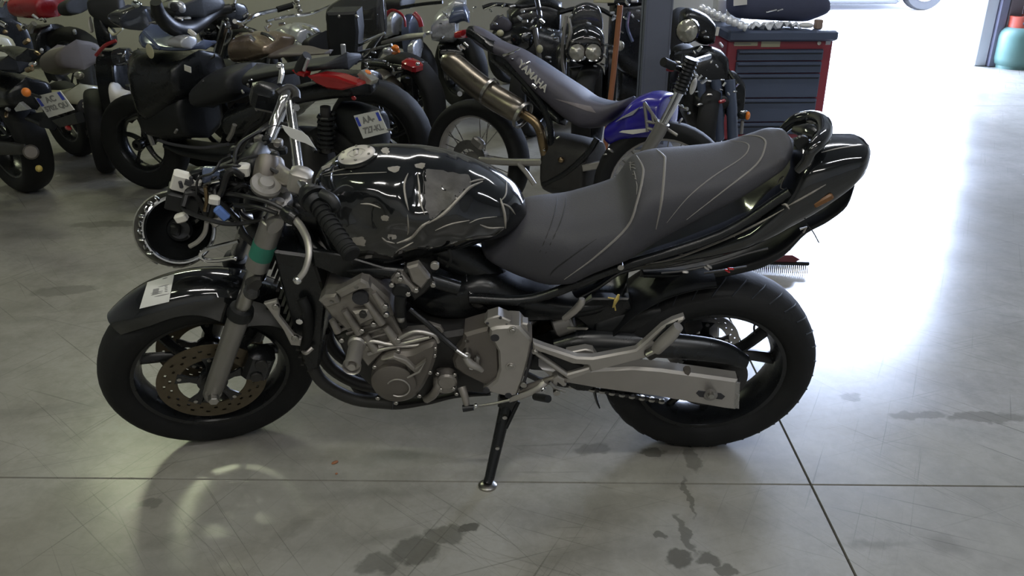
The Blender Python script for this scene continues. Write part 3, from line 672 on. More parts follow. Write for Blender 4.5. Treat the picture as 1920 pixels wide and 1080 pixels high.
SCR = [([(800, 420), (830, 402), (860, 372), (880, 352), (905, 340)], .0042), ([(744, 456), (770, 446), (790, 425), (806, 414)], .0040), ([(765, 325), (758, 345), (760, 370), (766, 395)], .0030), ([(783, 326), (786, 350), (788, 378), (796, 402)], .0026),
       ([(600, 329), (640, 318), (672, 312)], .0014), ([(608, 330), (660, 326), (725, 323)], .0014), ([(816, 432), (845, 420), (880, 413)], .0020), ([(880, 418), (900, 410), (932, 406)], .0014), ([(900, 421), (918, 427), (945, 426)], .0026), ([(938, 372), (946, 400), (948, 428)], .0036),  # first two lines here paint lamp reflections on the tank
       ([(938, 380), (955, 388), (966, 402)], .0024), ([(950, 340), (948, 365), (938, 378)], .0020), ([(880, 342), (895, 338), (908, 336)], .0026), ([(676, 382), (695, 383), (714, 390)], .0024), ([(764, 402), (766, 430), (764, 440)], .0020), ([(745, 470), (760, 462), (775, 454)], .0022), ([(716, 445), (725, 452), (740, 456)], .0026)]
for pl_, r in SCR:
    mbq = surf_line(tb, H, pl_, r, off=.0004)
    if mbq.v: part('scrape_and_highlight', mbq, scr, tank)
def blotch(bvh, fr, poly, off=.0008, jit=.10, k=5, rings=5):
    P = [Vector((p[0], p[1], 0)) for p in poly]; P = catmull(P, k, True); c = sum(P, Vector()) / len(P); rnd = random.Random(int(poly[0][0] * 7 + poly[0][1]))
    P = [c + (p - c) * (1 + rnd.uniform(-jit, jit)) for p in P]; V = []; n = len(P)
    for r_ in range(1, rings + 1):
        for p in P:
            q = c + (p - c) * (r_ / rings); h = surf(bvh, fr, q.x, q.y, off)
            if h is None: return None
            V.append(h)
    cc = surf(bvh, fr, c.x, c.y, off); V.append(cc); Fc = [(j, (j + 1) % n, n * rings) for j in range(n)]
    for r_ in range(rings - 1):
        for j in range(n): Fc.append((r_ * n + j, r_ * n + n + j, r_ * n + n + (j + 1) % n, r_ * n + (j + 1) % n))
    return MB().add(V, Fc)
PATCH = [([(796, 322), (840, 322), (878, 338), (862, 365), (835, 392), (806, 408), (796, 370)], scuff), ([(843, 330), (878, 328), (880, 352), (850, 352)], scuff), ([(728, 314), (748, 312), (746, 322), (732, 322)], scr), ([(778, 308), (796, 306), (794, 316), (780, 314)], scr), ([(717, 404), (728, 405), (727, 414), (716, 412)], scr), ([(728, 440), (742, 440), (742, 448), (728, 448)], scr), ([(655, 446), (682, 445), (684, 460), (660, 456)], scr)]
for q, mt in PATCH:
    mbq = blotch(tb, H, q, .0006, .07 if mt is scuff else .15)
    if mbq: fixn(part('scuff_patch', mbq, mt, tank))
cp = surf(tb, H, 669, 292, .0); cpn = Vector((-.16, -.02, .98)).normalized()
capm = mk('worn_cap_alloy', (.55, .52, .48), .42, .5, .12, 50, rvar=.2)
fc = part('filler_cap', MB().lathe([(0, 0.00800), (0.01600, 0.00800), (0.01720, 0.00600), (0.02160, 0.00600), (0.02240, 0.00800), (0.04000, 0.00720), (0.04560, 0.00320), (0.04640, -0.00480)], cp, cpn, 44), capm, tank)
part('cap_gasket_ring', MB().lathe([(0.04560, -0.00320), (0.05280, -0.00480), (0.05280, 0.00080), (0.04600, 0.00240)], cp, cpn, 44, True), M_['gloss'], fc)
rotc = cpn.to_track_quat('Z', 'Y').to_matrix().to_4x4()
part('key_flap', MB().box(cp + cpn * 0.00960, (0.02400, 0.01040, 0.00480), rotc, 0.00240), capm, fc)
part('key_slot', MB().box(cp + cpn * 0.00920 + rotc.to_3x3() @ Vector((-0.01520, 0, 0)), (0.00480, 0.01440, 0.00320), rotc, 0.00080), M_['ink'], fc)
for k in range(6):
    a = k * math.pi / 3; part('cap_screw', MB().cyl(cp + rotc.to_3x3() @ Vector((math.cos(a) * 0.03680, math.sin(a) * 0.03680, 0.00480)), cp + rotc.to_3x3() @ Vector((math.cos(a) * 0.03680, math.sin(a) * 0.03680, 0.00960)), 0.00336, n=8), M_['steel'], fc)
for q in ([(606, 312), (622, 305), (620, 312), (606, 318)], [(716, 280), (728, 278), (728, 288), (718, 288)]):
    mbq = blotch(tb, H, q, .0006, .25)
    if mbq: part('scuff_patch', mbq, scr, tank)

# ---- seat
seat_top = [(902, 446), (925, 420), (955, 392), (984, 368), (1010, 362), (1060, 356), (1110, 344), (1150, 332), (1172, 322), (1184, 300), (1200, 284), (1240, 274), (1300, 270), (1370, 263), (1430, 246), (1460, 238), (1476, 240), (1488, 262)]
seat_bot = [(902, 462), (912, 482), (940, 500), (980, 517), (1030, 530), (1060, 528), (1100, 510), (1165, 482), (1230, 441), (1300, 404), (1370, 368), (1430, 330), (1465, 305), (1480, 288), (1488, 268)]
sm = MB().silloft(H, seat_top, seat_bot, [(0, .06), (.14, .10), (.3, .135), (.48, .140), (.6, .125), (.8, .105), (.95, .085), (1, .06)], n=84, ns=44, e=3.0, ends=(.05, .07))
seat = fixn(part('seat', sm, M_['vinyl'], bike, ang=1.2)); sb = bvh_of(seat, H)
for pl_, r in (([(1191, 288), (1204, 310), (1206, 330), (1195, 378), (1176, 426), (1117, 481), (1058, 524)], .0034), ([(1228, 277), (1244, 292), (1247, 305), (1241, 374), (1230, 430)], .0036), ([(1380, 257), (1410, 254), (1431, 260), (1435, 274), (1418, 309), (1355, 359), (1287, 412)], .0026), ([(1368, 263), (1398, 268), (1404, 278), (1390, 297), (1336, 332), (1290, 370), (1250, 418)], .0018)):
    part('piping', surf_line(sb, H, pl_, r, off=.0), M_['piping'], seat)
for pl_ in ([(1042, 358), (1044, 380), (1030, 430), (1000, 500)], [(1060, 356), (1060, 385), (1045, 430), (1008, 505)], [(1130, 440), (1080, 475), (1040, 505), (1030, 520)]):
    part('seam', surf_line(sb, H, pl_, .0022, off=-.001), M_['vinyl_dark'], seat)
pt = surf_patch(sb, H, [(1043, 358), (1059, 357), (1044, 430), (1031, 430)], 6, 10, .0012)
if pt: fixn(part('seat_band', pt, M_['vinyl_dark'], seat, 'darker band across the seat'))
# the worn script on the hump: upright strokes and a tail, as in the photograph
for pl_ in ([(1179, 305), (1184, 306), (1190, 304)], [(1180, 310), (1186, 309), (1192, 311)], [(1181, 315), (1187, 315), (1193, 317)], [(1182, 303), (1183, 320)], [(1187, 322), (1191, 322)], [(1186, 327), (1191, 328)], [(1190, 334), (1194, 337)], [(1193, 340), (1195, 350), (1194, 365)], [(1189, 320), (1193, 336)]):
    mbq = surf_line(sb, H, pl_, .0013, off=.0008)
    if mbq.v: part('script_stroke', mbq, M_['piping'], seat)

# ---- tail
tail_top = [(1100, 512), (1165, 486), (1230, 446), (1300, 408), (1370, 372), (1430, 334), (1470, 300), (1490, 268), (1510, 254), (1545, 249), (1590, 246), (1612, 247), (1626, 256), (1630, 272)]
tail_bot = [(1100, 520), (1165, 508), (1230, 503), (1300, 489), (1370, 466), (1430, 440), (1490, 408), (1540, 378), (1580, 346), (1606, 318), (1620, 298), (1630, 280)]
tl = fixn(part('tail_cowl', MB().silloft(H, tail_top, tail_bot, [(0, .10), (.2, .115), (.5, .118), (.8, .10), (1, .07)], n=64, ns=40, e=2.8, ends=(.05, .07)), M_['gloss'], bike, ang=2.0)); tlb = bvh_of(tl, H)
for pl_, r in (([(1210, 496), (1260, 486), (1320, 465), (1380, 440), (1430, 415), (1470, 392)], .0030), ([(1474, 388), (1510, 368), (1548, 346)], .0024), ([(1258, 478), (1270, 476), (1282, 478)], .003), ([(1345, 444), (1362, 440), (1378, 444)], .003), ([(1466, 384), (1474, 384), (1480, 392)], .003), ([(1540, 286), (1575, 278), (1618, 272)], .0016)):  # last line paints a highlight streak on the glossy tail
    mbq = surf_line(tlb, H, pl_, r, off=.0006)
    if mbq.v: part('scrape_and_highlight', mbq, scr, tl)
part('scrape_and_highlight', surf_line(tlb, H, [(1457, 345), (1462, 335), (1470, 332), (1464, 352), (1478, 356)], .0016, off=.0006), scr, tl)
# undertray with lamp and torn edge
ut = part('undertray', MB().silloft(H, [(1200, 500), (1300, 486), (1400, 452), (1480, 412), (1550, 372), (1600, 322), (1606, 316)], [(1200, 520), (1300, 524), (1400, 506), (1450, 482), (1500, 438), (1540, 415), (1580, 378), (1606, 330)], [(0, .10), (.5, .095), (1, .055)], n=44, ns=28, e=3, y0=.01, ends=(.04, .08)), M_['plastic'], bike)
part('tail_lamp', MB().silloft(H, [(1585, 300), (1605, 290), (1622, 280), (1628, 276)], [(1585, 345), (1600, 332), (1618, 306), (1628, 284)], [(0, .07), (1, .05)], n=16, e=2.6, y0=.02), M_['smoke'], tl)
part('amber_marker', MB().box(H.at(1543, 376, .095), (.05, .012, .018), Matrix.Rotation(-.6, 4, 'Y'), .004), mk('dull_amber', (.16, .07, .02), .4), ut)
part('torn_wire', MB().tube(H.pts([(1512, 420, .04), (1524, 434, .05), (1536, 456, .07)]), .0018, 6, smooth=3), M_['wire'], ut)
part('torn_edge', MB().tube(H.pts([(1500, 430, .08), (1512, 426, .08), (1506, 436, .08)]), .003, 6), M_['alu'], ut)
for L_ in ([(1300, 505), (1350, 492), (1400, 476), (1440, 466)], [(1320, 512), (1360, 506), (1400, 500)], [(1240, 512), (1280, 508), (1330, 498)]):
    part('loose_wire', MB().tube(H.pts(L_, .11), .003, 6, smooth=4), M_['wire'], ut)
for px, py, mt in ((1330, 500, 'alu'), (1364, 508, 'red_lens'), (1370, 504, 'red_lens'), (1325, 503, 'alu'), (1285, 510, 'alu')):
    part('wire_clip', MB().box(H.at(px, py, .115), (.016, .008, .006), Matrix.Rotation(random.random(), 4, 'Y'), .002), M_[mt], ut)
gr = part('grab_rail', MB().tube(H.pts([(1462, 250, -.08), (1490, 226, -.08), (1522, 220, -.06), (1543, 228, .0), (1546, 250, .06), (1534, 268, .10), (1520, 284, .115), (1511, 303, .115), (1495, 320, .11)]), [.010, .015, .017, .017, .018, .017, .014, .012, .009], 14, smooth=6), M_['gloss'], bike)
part('grab_rail_plate', MB().tube(H.pts([(1490, 240, -.05), (1515, 245, 0), (1530, 252, .04)]), [.012, .022, .012], 12, smooth=4, flat=.5), M_['gloss'], gr)
bolt(gr, 1504, 268, .10, .016, .006, 'satin', n=18)

# ---- side panel and under-seat plastics
sp = fixn(part('side_panel', MB().silloft(H, [(868, 470), (895, 478), (930, 506), (980, 528), (1040, 536), (1100, 522), (1165, 492), (1200, 492)], [(868, 560), (900, 580), (960, 592), (1010, 592), (1060, 578), (1110, 550), (1165, 514), (1200, 505)], [(0, .10), (.4, .135), (.8, .125), (1, .10)], n=44, ns=32, e=2.5), M_['gloss'], bike, ang=2.0))
spb = bvh_of(sp, H)
for pl_, r in (([(926, 502), (955, 514), (985, 528), (1010, 542)], .0022), ([(1010, 541), (1050, 534), (1090, 520), (1150, 506)], .0018)):
    mbq = surf_line(spb, H, pl_, r, off=.0006)
    if mbq.v: part('panel_edge', mbq, M_['plastic'], sp)
part('seat_lock', MB().cyl(*lat(H, 1164, 502, .11, .128), .008, n=12), M_['steel'], sp)
part('airbox', MB().silloft(H, [(700, 482), (760, 488), (830, 470), (900, 456), (1000, 490), (1100, 510), (1180, 498)], [(700, 540), (760, 560), (830, 590), (900, 596), (1000, 600), (1100, 590), (1180, 560)], [(0, .10), (.3, .11), (.6, .10), (1, .07)], n=40, ns=24, e=3.4, y0=.015), M_['satin'], bike)
fr_ = part('frame_spine', MB().tube([Vector((-1.13, 0, .82)), Vector((-.98, 0, .78)), Vector((-.75, 0, .70)), Vector((-.60, 0, .58)), Vector((-.56, 0, .40))], [.045, .055, .055, .05, .045], 14, smooth=5), M_['satin'], bike)
for sd in (-1, 1):
    part('frame_downtube', MB().tube(H.pts([(560, 420, .04 * sd), (590, 470, .09 * sd), (650, 500, .11 * sd), (760, 512, .12 * sd), (860, 540, .12 * sd)]), .020, 12, smooth=5), M_['satin'], fr_)
    part('subframe_rail', MB().tube(H.pts([(880, 560, .10 * sd), (1000, 560, .10 * sd), (1150, 505, .10 * sd), (1350, 440, .09 * sd), (1480, 360, .08 * sd)]), .013, 10, smooth=5), M_['satin'], fr_)
bolt(bike, 815, 500, .14, .011, .006, 'alu', n=14)
part('hose', MB().tube(H.pts([(842, 468, .13), (846, 486, .135), (838, 500, .13)]), .004, 7, smooth=4), M_['rubber'], bike)
part('frame_gusset', MB().prism(H.pts([(585, 470), (640, 478), (720, 502), (700, 530), (640, 520), (590, 500)], .13), .115, .13), M_['satin'], bike)
# ---- radiator
rad = part('radiator', MB().prism(H.pts([(510, 470), (585, 480), (612, 560), (598, 690), (575, 700), (545, 600)], .12), -.15, .12, .006), M_['satin'], bike)
for k in range(14):
    q = k / 13; a = H.at(508 + 60 * q, 500 + 180 * q, .09)
    part('radiator_fin', MB().box((a.x, 0, a.z), (.008, .20, .004), None), M_['darkcast'], rad)
part('radiator_bracket', MB().prism(H.pts([(494, 570), (518, 564), (524, 580), (523, 594), (549, 628), (565, 637), (562, 650), (545, 648), (531, 620), (505, 584)], .155), .140, .155, .003), M_['alu'], rad)
bolt(rad, 516, 577, .155, .009, .005, 'steel', n=12); bolt(rad, 553, 636, .155, .010, .005, 'steel', n=12); bolt(rad, 561, 604, .15, .009, .008, 'chrome', n=12)
part('radiator_hose', MB().tube(H.pts([(566, 560, .13), (576, 585, .14), (578, 620, .13), (572, 655, .12)]), .014, 10, smooth=4), M_['rubber'], rad)
part('hose_clamp', MB().tube(H.pts([(566, 655, .12), (574, 662, .14), (586, 652, .13)]), .006, 8, smooth=4), M_['alu'], rad)
part('horn', MB().lathe([(.0, .02), (.03, .02), (.036, .008), (.034, -.012), (0, -.016)], H.at(560, 530, .06), Vector((-.4, -.8, .1)), 24), M_['satin'], bike)

# ---- engine
eng = part('crankcase', MB().prism(H.pts([(630, 636), (668, 622), (760, 618), (830, 628), (880, 620), (925, 610), (960, 640), (960, 740), (905, 742), (860, 738), (800, 752), (740, 752), (690, 725), (655, 690)], .14), -.16, .14, .012), M_['darkcast'], bike)
cyl_ = part('cylinder_block', MB().prism(H.pts([(622, 598), (680, 574), (735, 590), (757, 634), (704, 660), (664, 634)], .155), -.17, .155, .006), M_['cast'], bike)
hd = part('cylinder_head', MB().prism(H.pts([(597, 566), (606, 556), (634, 552), (676, 526), (690, 528), (712, 548), (728, 562), (738, 594), (690, 614), (650, 622), (622, 598)], .165), -.17, .165, .008), M_['cast'], bike)
for q in ([(597, 566), (608, 555), (630, 553), (637, 570), (616, 578), (606, 576)], [(628, 550), (676, 524), (690, 532), (694, 543), (672, 546), (640, 562)]):
    part('cam_cover', MB().prism(H.pts(q, .185), .15, .185, .006), M_['cast'], hd)
part('cam_cover_top', MB().prism(H.pts([(600, 560), (640, 535), (688, 515), (700, 528), (660, 548), (612, 570)], .10), -.16, .12, .008), M_['darkcast'], hd)
for a, b_, r in (((645, 582), (674, 624), .011), ((686, 566), (716, 606), .011), ((684, 628), (704, 656), .012), ((722, 612), (744, 642), .012), ((622, 600), (634, 622), .010), ((700, 548), (722, 580), .010)):
    part('stud_boss', MB().tube(H.pts([a, b_], .172), [r * .8, r * 1.1], 10), M_['cast'], hd)
part('water_neck', MB().prism(H.pts([(660, 586), (690, 582), (700, 600), (674, 612)], .185), .16, .185, .006), M_['cast'], hd); bolt(hd, 680, 592, .185, .010, .008, 'darkcast')
part('spark_plug_hole', MB().cyl(*lat(H, 675, 560, .15, .178), .020, n=16), M_['ink'], hd)
for px, py in ((622, 566), (668, 538), (722, 576), (724, 592), (678, 622), (746, 640), (640, 640), (700, 610)):
    bolt(hd, px, py, .178, .0075, .007, 'steel')
for q in range(5):
    P = H.pts([(628 + q * 11, 612 + q * 7.0), (700 + q * 10, 582 + q * 10)], .158); part('cooling_fin', MB().tube(P, .0045, 6), M_['cast'], cyl_)
mid = part('engine_mid_case', MB().prism(H.pts([(664, 640), (700, 652), (760, 634), (812, 630), (820, 650), (812, 672), (772, 656), (720, 662), (690, 690), (676, 672)], .175), .12, .175, .006), M_['cast'], eng)
for q in ([(668, 646), (700, 640), (740, 646), (806, 632)], [(690, 664), (730, 652), (776, 648), (812, 644)], [(740, 640), (776, 622), (812, 628), (822, 642)]):
    part('case_rib', MB().tube(H.pts(q, .178), .005, 7, smooth=5), M_['alu'], mid)
# alternator cover: egg-shaped plate, round raised cap, crescent rib, ring
alt_out = [(695, 720), (697, 700), (708, 682), (724, 670), (745, 664), (770, 662), (795, 650), (815, 646), (819, 662), (812, 690), (800, 716), (788, 736), (770, 752), (744, 758), (718, 752), (702, 738)]
alt = part('alternator_cover', MB().prism(catmull([Vector((p.x, 0, p.z)) for p in H.pts(alt_out, .20)], 4, True), .13, .20, .010), M_['cover'], eng)
c = H.at(738, 718, .208)
part('cover_cap', MB().lathe([(0, .010), (.048, .009), (.058, .004), (.060, -.012)], Vector((c.x, -.205, c.z)), (0, -1, 0), 48), M_['cover'], alt)
part('cover_ring', MB().tube([Vector((c.x + .012 + math.cos(t) * .030, -.2165, c.z - .010 + math.sin(t) * .030)) for t in [R(150) - R(270) * k / 24 for k in range(25)]], .0022, 6), M_['alu'], alt)
part('cover_crescent', MB().prism(H.pts([(714, 676), (738, 668), (762, 676), (778, 692), (798, 677), (790, 694), (768, 706), (776, 700), (758, 684), (738, 675)], .213), .195, .213, .003), M_['cast'], alt)
part('cover_fin', MB().tube(H.pts([(780, 692), (797, 678), (786, 697), (764, 708)], .214), .003, 6), M_['alu'], alt)
for px, py in ((702, 690), (746, 660), (814, 668), (806, 700), (786, 744), (742, 757), (708, 748), (815, 655)):
    bolt(alt, px, py, .19, .0065, .006, 'steel')
part('sump', MB().silloft(H, [(645, 690), (690, 712), (740, 740), (800, 738), (860, 728), (920, 735)], [(645, 705), (680, 745), (740, 768), (800, 760), (860, 746), (920, 742)], [(0, .08), (.5, .13), (1, .10)], n=30, e=3, y0=.0), M_['darkcast'], eng)
for k, (px, y) in enumerate(((604, -.09), (612, -.03), (618, .03), (626, .09))):
    hp = [H.at(px, 606, 0), H.at(px - 8, 640, 0), H.at(px + 14, 678, 0), H.at(px + 70, 708, 0), H.at(px + 140, 716, 0)]
    part('exhaust_header', MB().tube([Vector((p.x, y, p.z)) for p in hp], .018, 12, smooth=5), M_['darkcast'], bike)
sl = part('frame_slider', MB().lathe([(.0, .0), (.010, 0), (.011, -.012), (.019, -.012), (.0215, -.002), (.023, .0), (.023, -.012), (.020, -.014), (.020, -.085), (.024, -.09), (.024, -.10), (0, -.10)], Vector((H.at(659, 690, .27).x, -.27, H.at(659, 690, .27).z)), (0, -1, 0), 28), M_['alu'], bike)
part('slider_bolt', MB().cyl(*lat(H, 659, 690, .245, .262), .010, n=6), M_['ink'], sl)
# water pump, sender, hoses
wp = part('water_pump', MB().ball(H.at(835, 712, .15), .034, .03, .036, n=16, m=10, e=2.8), M_['cast'], eng)
part('pump_cover', MB().cyl(*lat(H, 838, 718, .15, .185), .026, n=20, bev=.005), M_['cast'], wp)
part('pump_outlet', MB().tube(H.pts([(826, 700, .15), (822, 722, .17), (812, 740, .16), (800, 748, .14)]), .012, 10, smooth=4), M_['cast'], wp)
for px, py in ((820, 702), (852, 704), (850, 730), (826, 732), (856, 740)): bolt(wp, px, py, .172, .006, .008, 'steel')
part('starter_motor', MB().cyl(H.at(790, 628, .08), H.at(838, 622, .08), .034, n=18, bev=.006), M_['darkcast'], eng)
part('oil_pipe_guard', MB().prism(H.pts([(800, 606), (826, 614), (832, 624), (826, 630), (796, 616)], .14), .125, .14, .003), M_['cast'], eng)
# carburettor bank end
cbm = part('carburettor', MB().prism(H.pts([(756, 510), (780, 498), (800, 512), (814, 534), (796, 552), (776, 566), (760, 540)], .15), -.16, .15, .006), M_['darkcast'], bike)
part('carburettor_top', MB().prism(H.pts([(732, 528), (744, 514), (754, 516), (766, 530), (782, 544), (778, 552), (758, 542), (744, 536)], .175), .15, .175, .004), M_['cast'], cbm)
part('float_bowl', MB().prism(H.pts([(762, 502), (784, 496), (806, 524), (790, 544), (772, 530)], .17), .145, .17, .005), M_['cast'], cbm)
part('carburettor_cap', MB().cyl(*lat(H, 752, 548, .14, .18), .024, n=20, bev=.005), M_['plastic'], cbm)
part('fuel_pipe_elbow', MB().tube(H.pts([(752, 552, .17), (750, 572, .17), (752, 592, .16), (756, 610, .15)]), [.016, .015, .013, .012], 12, smooth=4), M_['plastic'], cbm)
for px, py in ((734, 536), (765, 553), (780, 546), (812, 536), (746, 516), (750, 525)): bolt(cbm, px, py, .178, .007, .007, 'steel')
part('hose_joint', MB().ball(H.at(752, 597, .165), .012, n=10, m=8), M_['steel'], cbm)
part('clutch_cable', MB().tube(H.pts([(768, 580, .15), (800, 606, .165), (830, 634, .175), (856, 656, .19)]), [.006, .007, .008, .007], 8, smooth=4), M_['wire'], bike)
part('cable_end', MB().tube(H.pts([(852, 654, .19), (866, 664, .195), (876, 670, .20)]), .005, 8), M_['steel'], bike)
# sprocket cover, release arm
spc = part('sprocket_cover', MB().prism(H.pts([(848, 676), (856, 660), (866, 648), (870, 628), (890, 622), (916, 615), (936, 640), (938, 700), (930, 716), (912, 725), (888, 714), (868, 704), (852, 692)], .175), .10, .175, .008), M_['cover'], eng)
part('release_arm', MB().tube(H.pts([(872, 668, .19), (882, 682, .195), (894, 688, .195), (904, 695, .19)]), [.009, .011, .009, .006], 10, smooth=3), M_['alu'], spc)
part('release_arm_boss', MB().cyl(*lat(H, 875, 668, .17, .198), .011, n=14, bev=.002), M_['steel'], spc)
bolt(spc, 884, 690, .19, .008, .008, 'chrome'); bolt(spc, 894, 674, .18, .008, .006, 'steel'); bolt(spc, 876, 640, .17, .007, .005, 'steel')
part('lifter_plate', MB().prism(H.pts([(893, 668), (899, 672), (898, 688), (890, 684)], .19), .175, .19, .002), M_['steel'], spc)
# silver pivot plate
pp = part('pivot_plate', MB().prism(H.pts([(917, 630), (919, 618), (930, 614), (956, 612), (974, 613), (998, 640), (991, 676), (982, 708), (970, 742), (954, 746), (930, 740), (906, 733), (918, 724), (930, 714), (936, 694), (934, 660), (924, 642)], .19), .12, .19, .006), M_['alu'], bike)
part('plate_flange', MB().prism(H.pts([(908, 606), (914, 598), (934, 592), (958, 602), (956, 612), (920, 618)], .18), .14, .18, .003), M_['alu'], pp)
part('plate_ear', MB().prism(H.pts([(974, 612), (980, 606), (990, 608), (992, 628)], .17), .14, .17, .003), M_['alu'], pp)
for px, py in ((961, 622), (957, 689)):
    b_ = bolt(pp, px, py, .19, .013, .003, 'alu', n=24); bolt(b_, px, py, .192, .008, .007, 'steel')
for px, py, r in ((928, 634, .011), (912, 733, .009), (953, 742, .009)): part('plate_hole', MB().cyl(*lat(H, px, py, .186, .1915), r, n=18), M_['ink'], pp)
for px, py in ((914, 607), (938, 597), (950, 610)): bolt(pp, px, py, .18, .004, .002, 'ink', n=10)
part('plate_gap_strip', MB().tube(H.pts([(1000, 644), (993, 680), (984, 712), (972, 744)], .185), .004, 6), M_['ink'], pp)
# foot-rest hanger: two arms meeting at the passenger peg, black guard between
hg = part('footrest_hanger', MB().prism(H.pts([(999, 643), (1020, 651), (1082, 671), (1112, 672), (1192, 657), (1212, 640), (1242, 613), (1262, 602), (1283, 595), (1285, 600), (1266, 618), (1248, 628), (1236, 650), (1222, 668), (1206, 674), (1108, 699), (1103, 686), (1074, 684), (1020, 664), (1000, 658)], .20), .175, .20, .005), M_['alu'], bike)
part('hanger_lower_arm', MB().prism(H.pts([(1000, 660), (1010, 664), (1064, 702), (1106, 690), (1110, 699), (1068, 714), (1050, 702), (1004, 668)], .198), .178, .198, .004), M_['alu'], hg)
part('heel_guard', MB().prism(H.pts([(1012, 662), (1036, 668), (1100, 690), (1068, 702), (1040, 686)], .188), .178, .186, .002), M_['plastic'], hg)
part('hanger_back_tab', MB().prism(H.pts([(1062, 662), (1098, 655), (1112, 658), (1120, 670), (1084, 671)], .165), .14, .165, .003), M_['alu'], hg)
bolt(hg, 1003, 661, .20, .008, .004, 'steel', n=14)
part('peg_recess', MB().prism(H.pts([(1224, 640), (1250, 612), (1272, 602), (1266, 612), (1246, 628), (1234, 648)], .203), .19, .2025, .002), M_['plastic'], hg)
peg = part('passenger_peg', MB().tube(H.pts([(1231, 656, .22), (1240, 645, .225), (1258, 628, .23), (1272, 612, .235)]), [.014, .0165, .0165, .013], 14, smooth=3), M_['alu'], hg)
part('peg_knuckle', MB().box(H.at(1222, 660, .20), (.034, .03, .032), Matrix.Rotation(-.7, 4, 'Y'), .006), M_['darkcast'], hg)
part('peg_pin', MB().tube(H.pts([(1212, 666), (1232, 656)], .225), .006, 8), M_['steel'], hg)
# rider peg remains, gear lever and linkage
gl = part('gear_lever', MB().tube(H.pts([(955, 750, .19), (985, 740, .20), (1010, 728, .20), (1022, 716, .19)]), [.007, .008, .009, .011], 10, smooth=3, flat=.7), M_['alu'], bike)
part('gear_rod', MB().tube(H.pts([(890, 762, .20), (925, 757, .20), (956, 750, .20)]), .0035, 8), M_['steel'], gl)
part('rod_end', MB().tube(H.pts([(868, 766, .20), (888, 764, .20)]), [.010, .008], 10), M_['plastic'], gl)
part('gear_arm', MB().tube(H.pts([(866, 726, .17), (872, 745, .19), (876, 764, .195)]), [.012, .010, .008], 10), M_['cast'], gl)
part('lever_rubber', MB().tube(H.pts([(1004, 744, .22), (1018, 746, .25), (1028, 748, .27)]), [.010, .011, .010], 10), M_['plastic'], gl)
part('rod_joint', MB().ball(H.at(892, 761, .205), .007, n=10, m=6), M_['chrome'], gl); part('rod_joint', MB().ball(H.at(1018, 730, .205), .008, n=10, m=6), M_['chrome'], gl)
rp_ = part('rider_peg_bracket', MB().prism(H.pts([(1036, 712), (1046, 706), (1058, 712), (1062, 724), (1056, 726), (1046, 718), (1042, 734), (1036, 730)], .20), .17, .20, .003), M_['alu'], bike)
bolt(rp_, 1044, 738, .20, .010, .008, 'steel'); part('peg_spring', MB().tube(H.pts([(1030, 716), (1040, 726), (1060, 734)], .205), .004, 8, smooth=3), M_['steel'], rp_)
part('lower_hanger_bar', MB().tube(H.pts([(975, 732, .18), (1005, 722, .185), (1040, 710, .19), (1062, 712, .19)]), [.010, .011, .010, .009], 10, smooth=3), M_['cover'], bike)
bolt(bike, 982, 723, .19, .009, .005, 'steel', n=14); bolt(bike, 1003, 662, .20, .006, .007, 'steel')
# ---- swing arm, chain
SWA = [(1010, 690), (1060, 698), (1110, 694), (1188, 690), (1240, 694), (1384, 714), (1380, 770), (1360, 768), (1230, 745), (1120, 730), (1040, 716)]
swg = part('swing_arm', MB().prism(H.pts(SWA, .150), .105, .150, .007), M_['alu'], bike)
part('swing_arm_far', MB().prism([Vector((p.x, 0, p.z)) for p in H.pts(SWA, .150)], -.150, -.105, .007), M_['alu'], swg)
part('swing_arm_cross', MB().tube([Vector((-.36, -.12, .34)), Vector((-.36, .12, .34))], .045, 14), M_['satin'], swg)
part('adjuster_slot', MB().prism(H.pts([(1305, 738), (1310, 733), (1352, 738), (1360, 744), (1354, 750), (1312, 745)], .152), .145, .1515, .001), M_['ink'], swg)
part('axle_washer', MB().cyl(*lat(H, 1333, 743, .145, .157), .019, n=22, bev=.002), M_['fork'], swg)
part('axle_nut', MB().cyl(*lat(H, 1334, 744, .155, .172), .014, n=6, bev=.002), M_['fork'], swg)
part('axle_tip', MB().cyl(*lat(H, 1334, 744, .17, .182), .008, n=12), M_['steel'], swg)
part('stand_bobbin', MB().tube(H.pts([(1288, 714, .14), (1288, 698, .14)]), .007, 10), M_['steel'], swg); part('bobbin_head', MB().tube(H.pts([(1288, 700, .14), (1288, 690, .14)]), .010, 6), M_['cover'], swg)
part('end_cap', MB().prism(H.pts([(1376, 716), (1388, 718), (1386, 768), (1374, 766)], .146), .110, .146, .003), M_['steel'], swg)
part('chain_guard', MB().tube(H.pts([(1040, 650, .085), (1100, 640, .085), (1200, 645, .085), (1300, 652, .085), (1360, 662, .085), (1400, 680, .08)]), [.02, .03, .034, .034, .03, .02], 12, smooth=4, flat=.45), M_['satin'], swg)
part('hugger', MB().lathe([(.325, -.085), (.332, -.06), (.336, 0), (.332, .06), (.325, .085), (.321, .083), (.331, 0), (.321, -.083)], (0, 0, .303), (0, -1, 0), 26, True, R(95), R(200), (1, 0, 0)), M_['plastic'], swg)
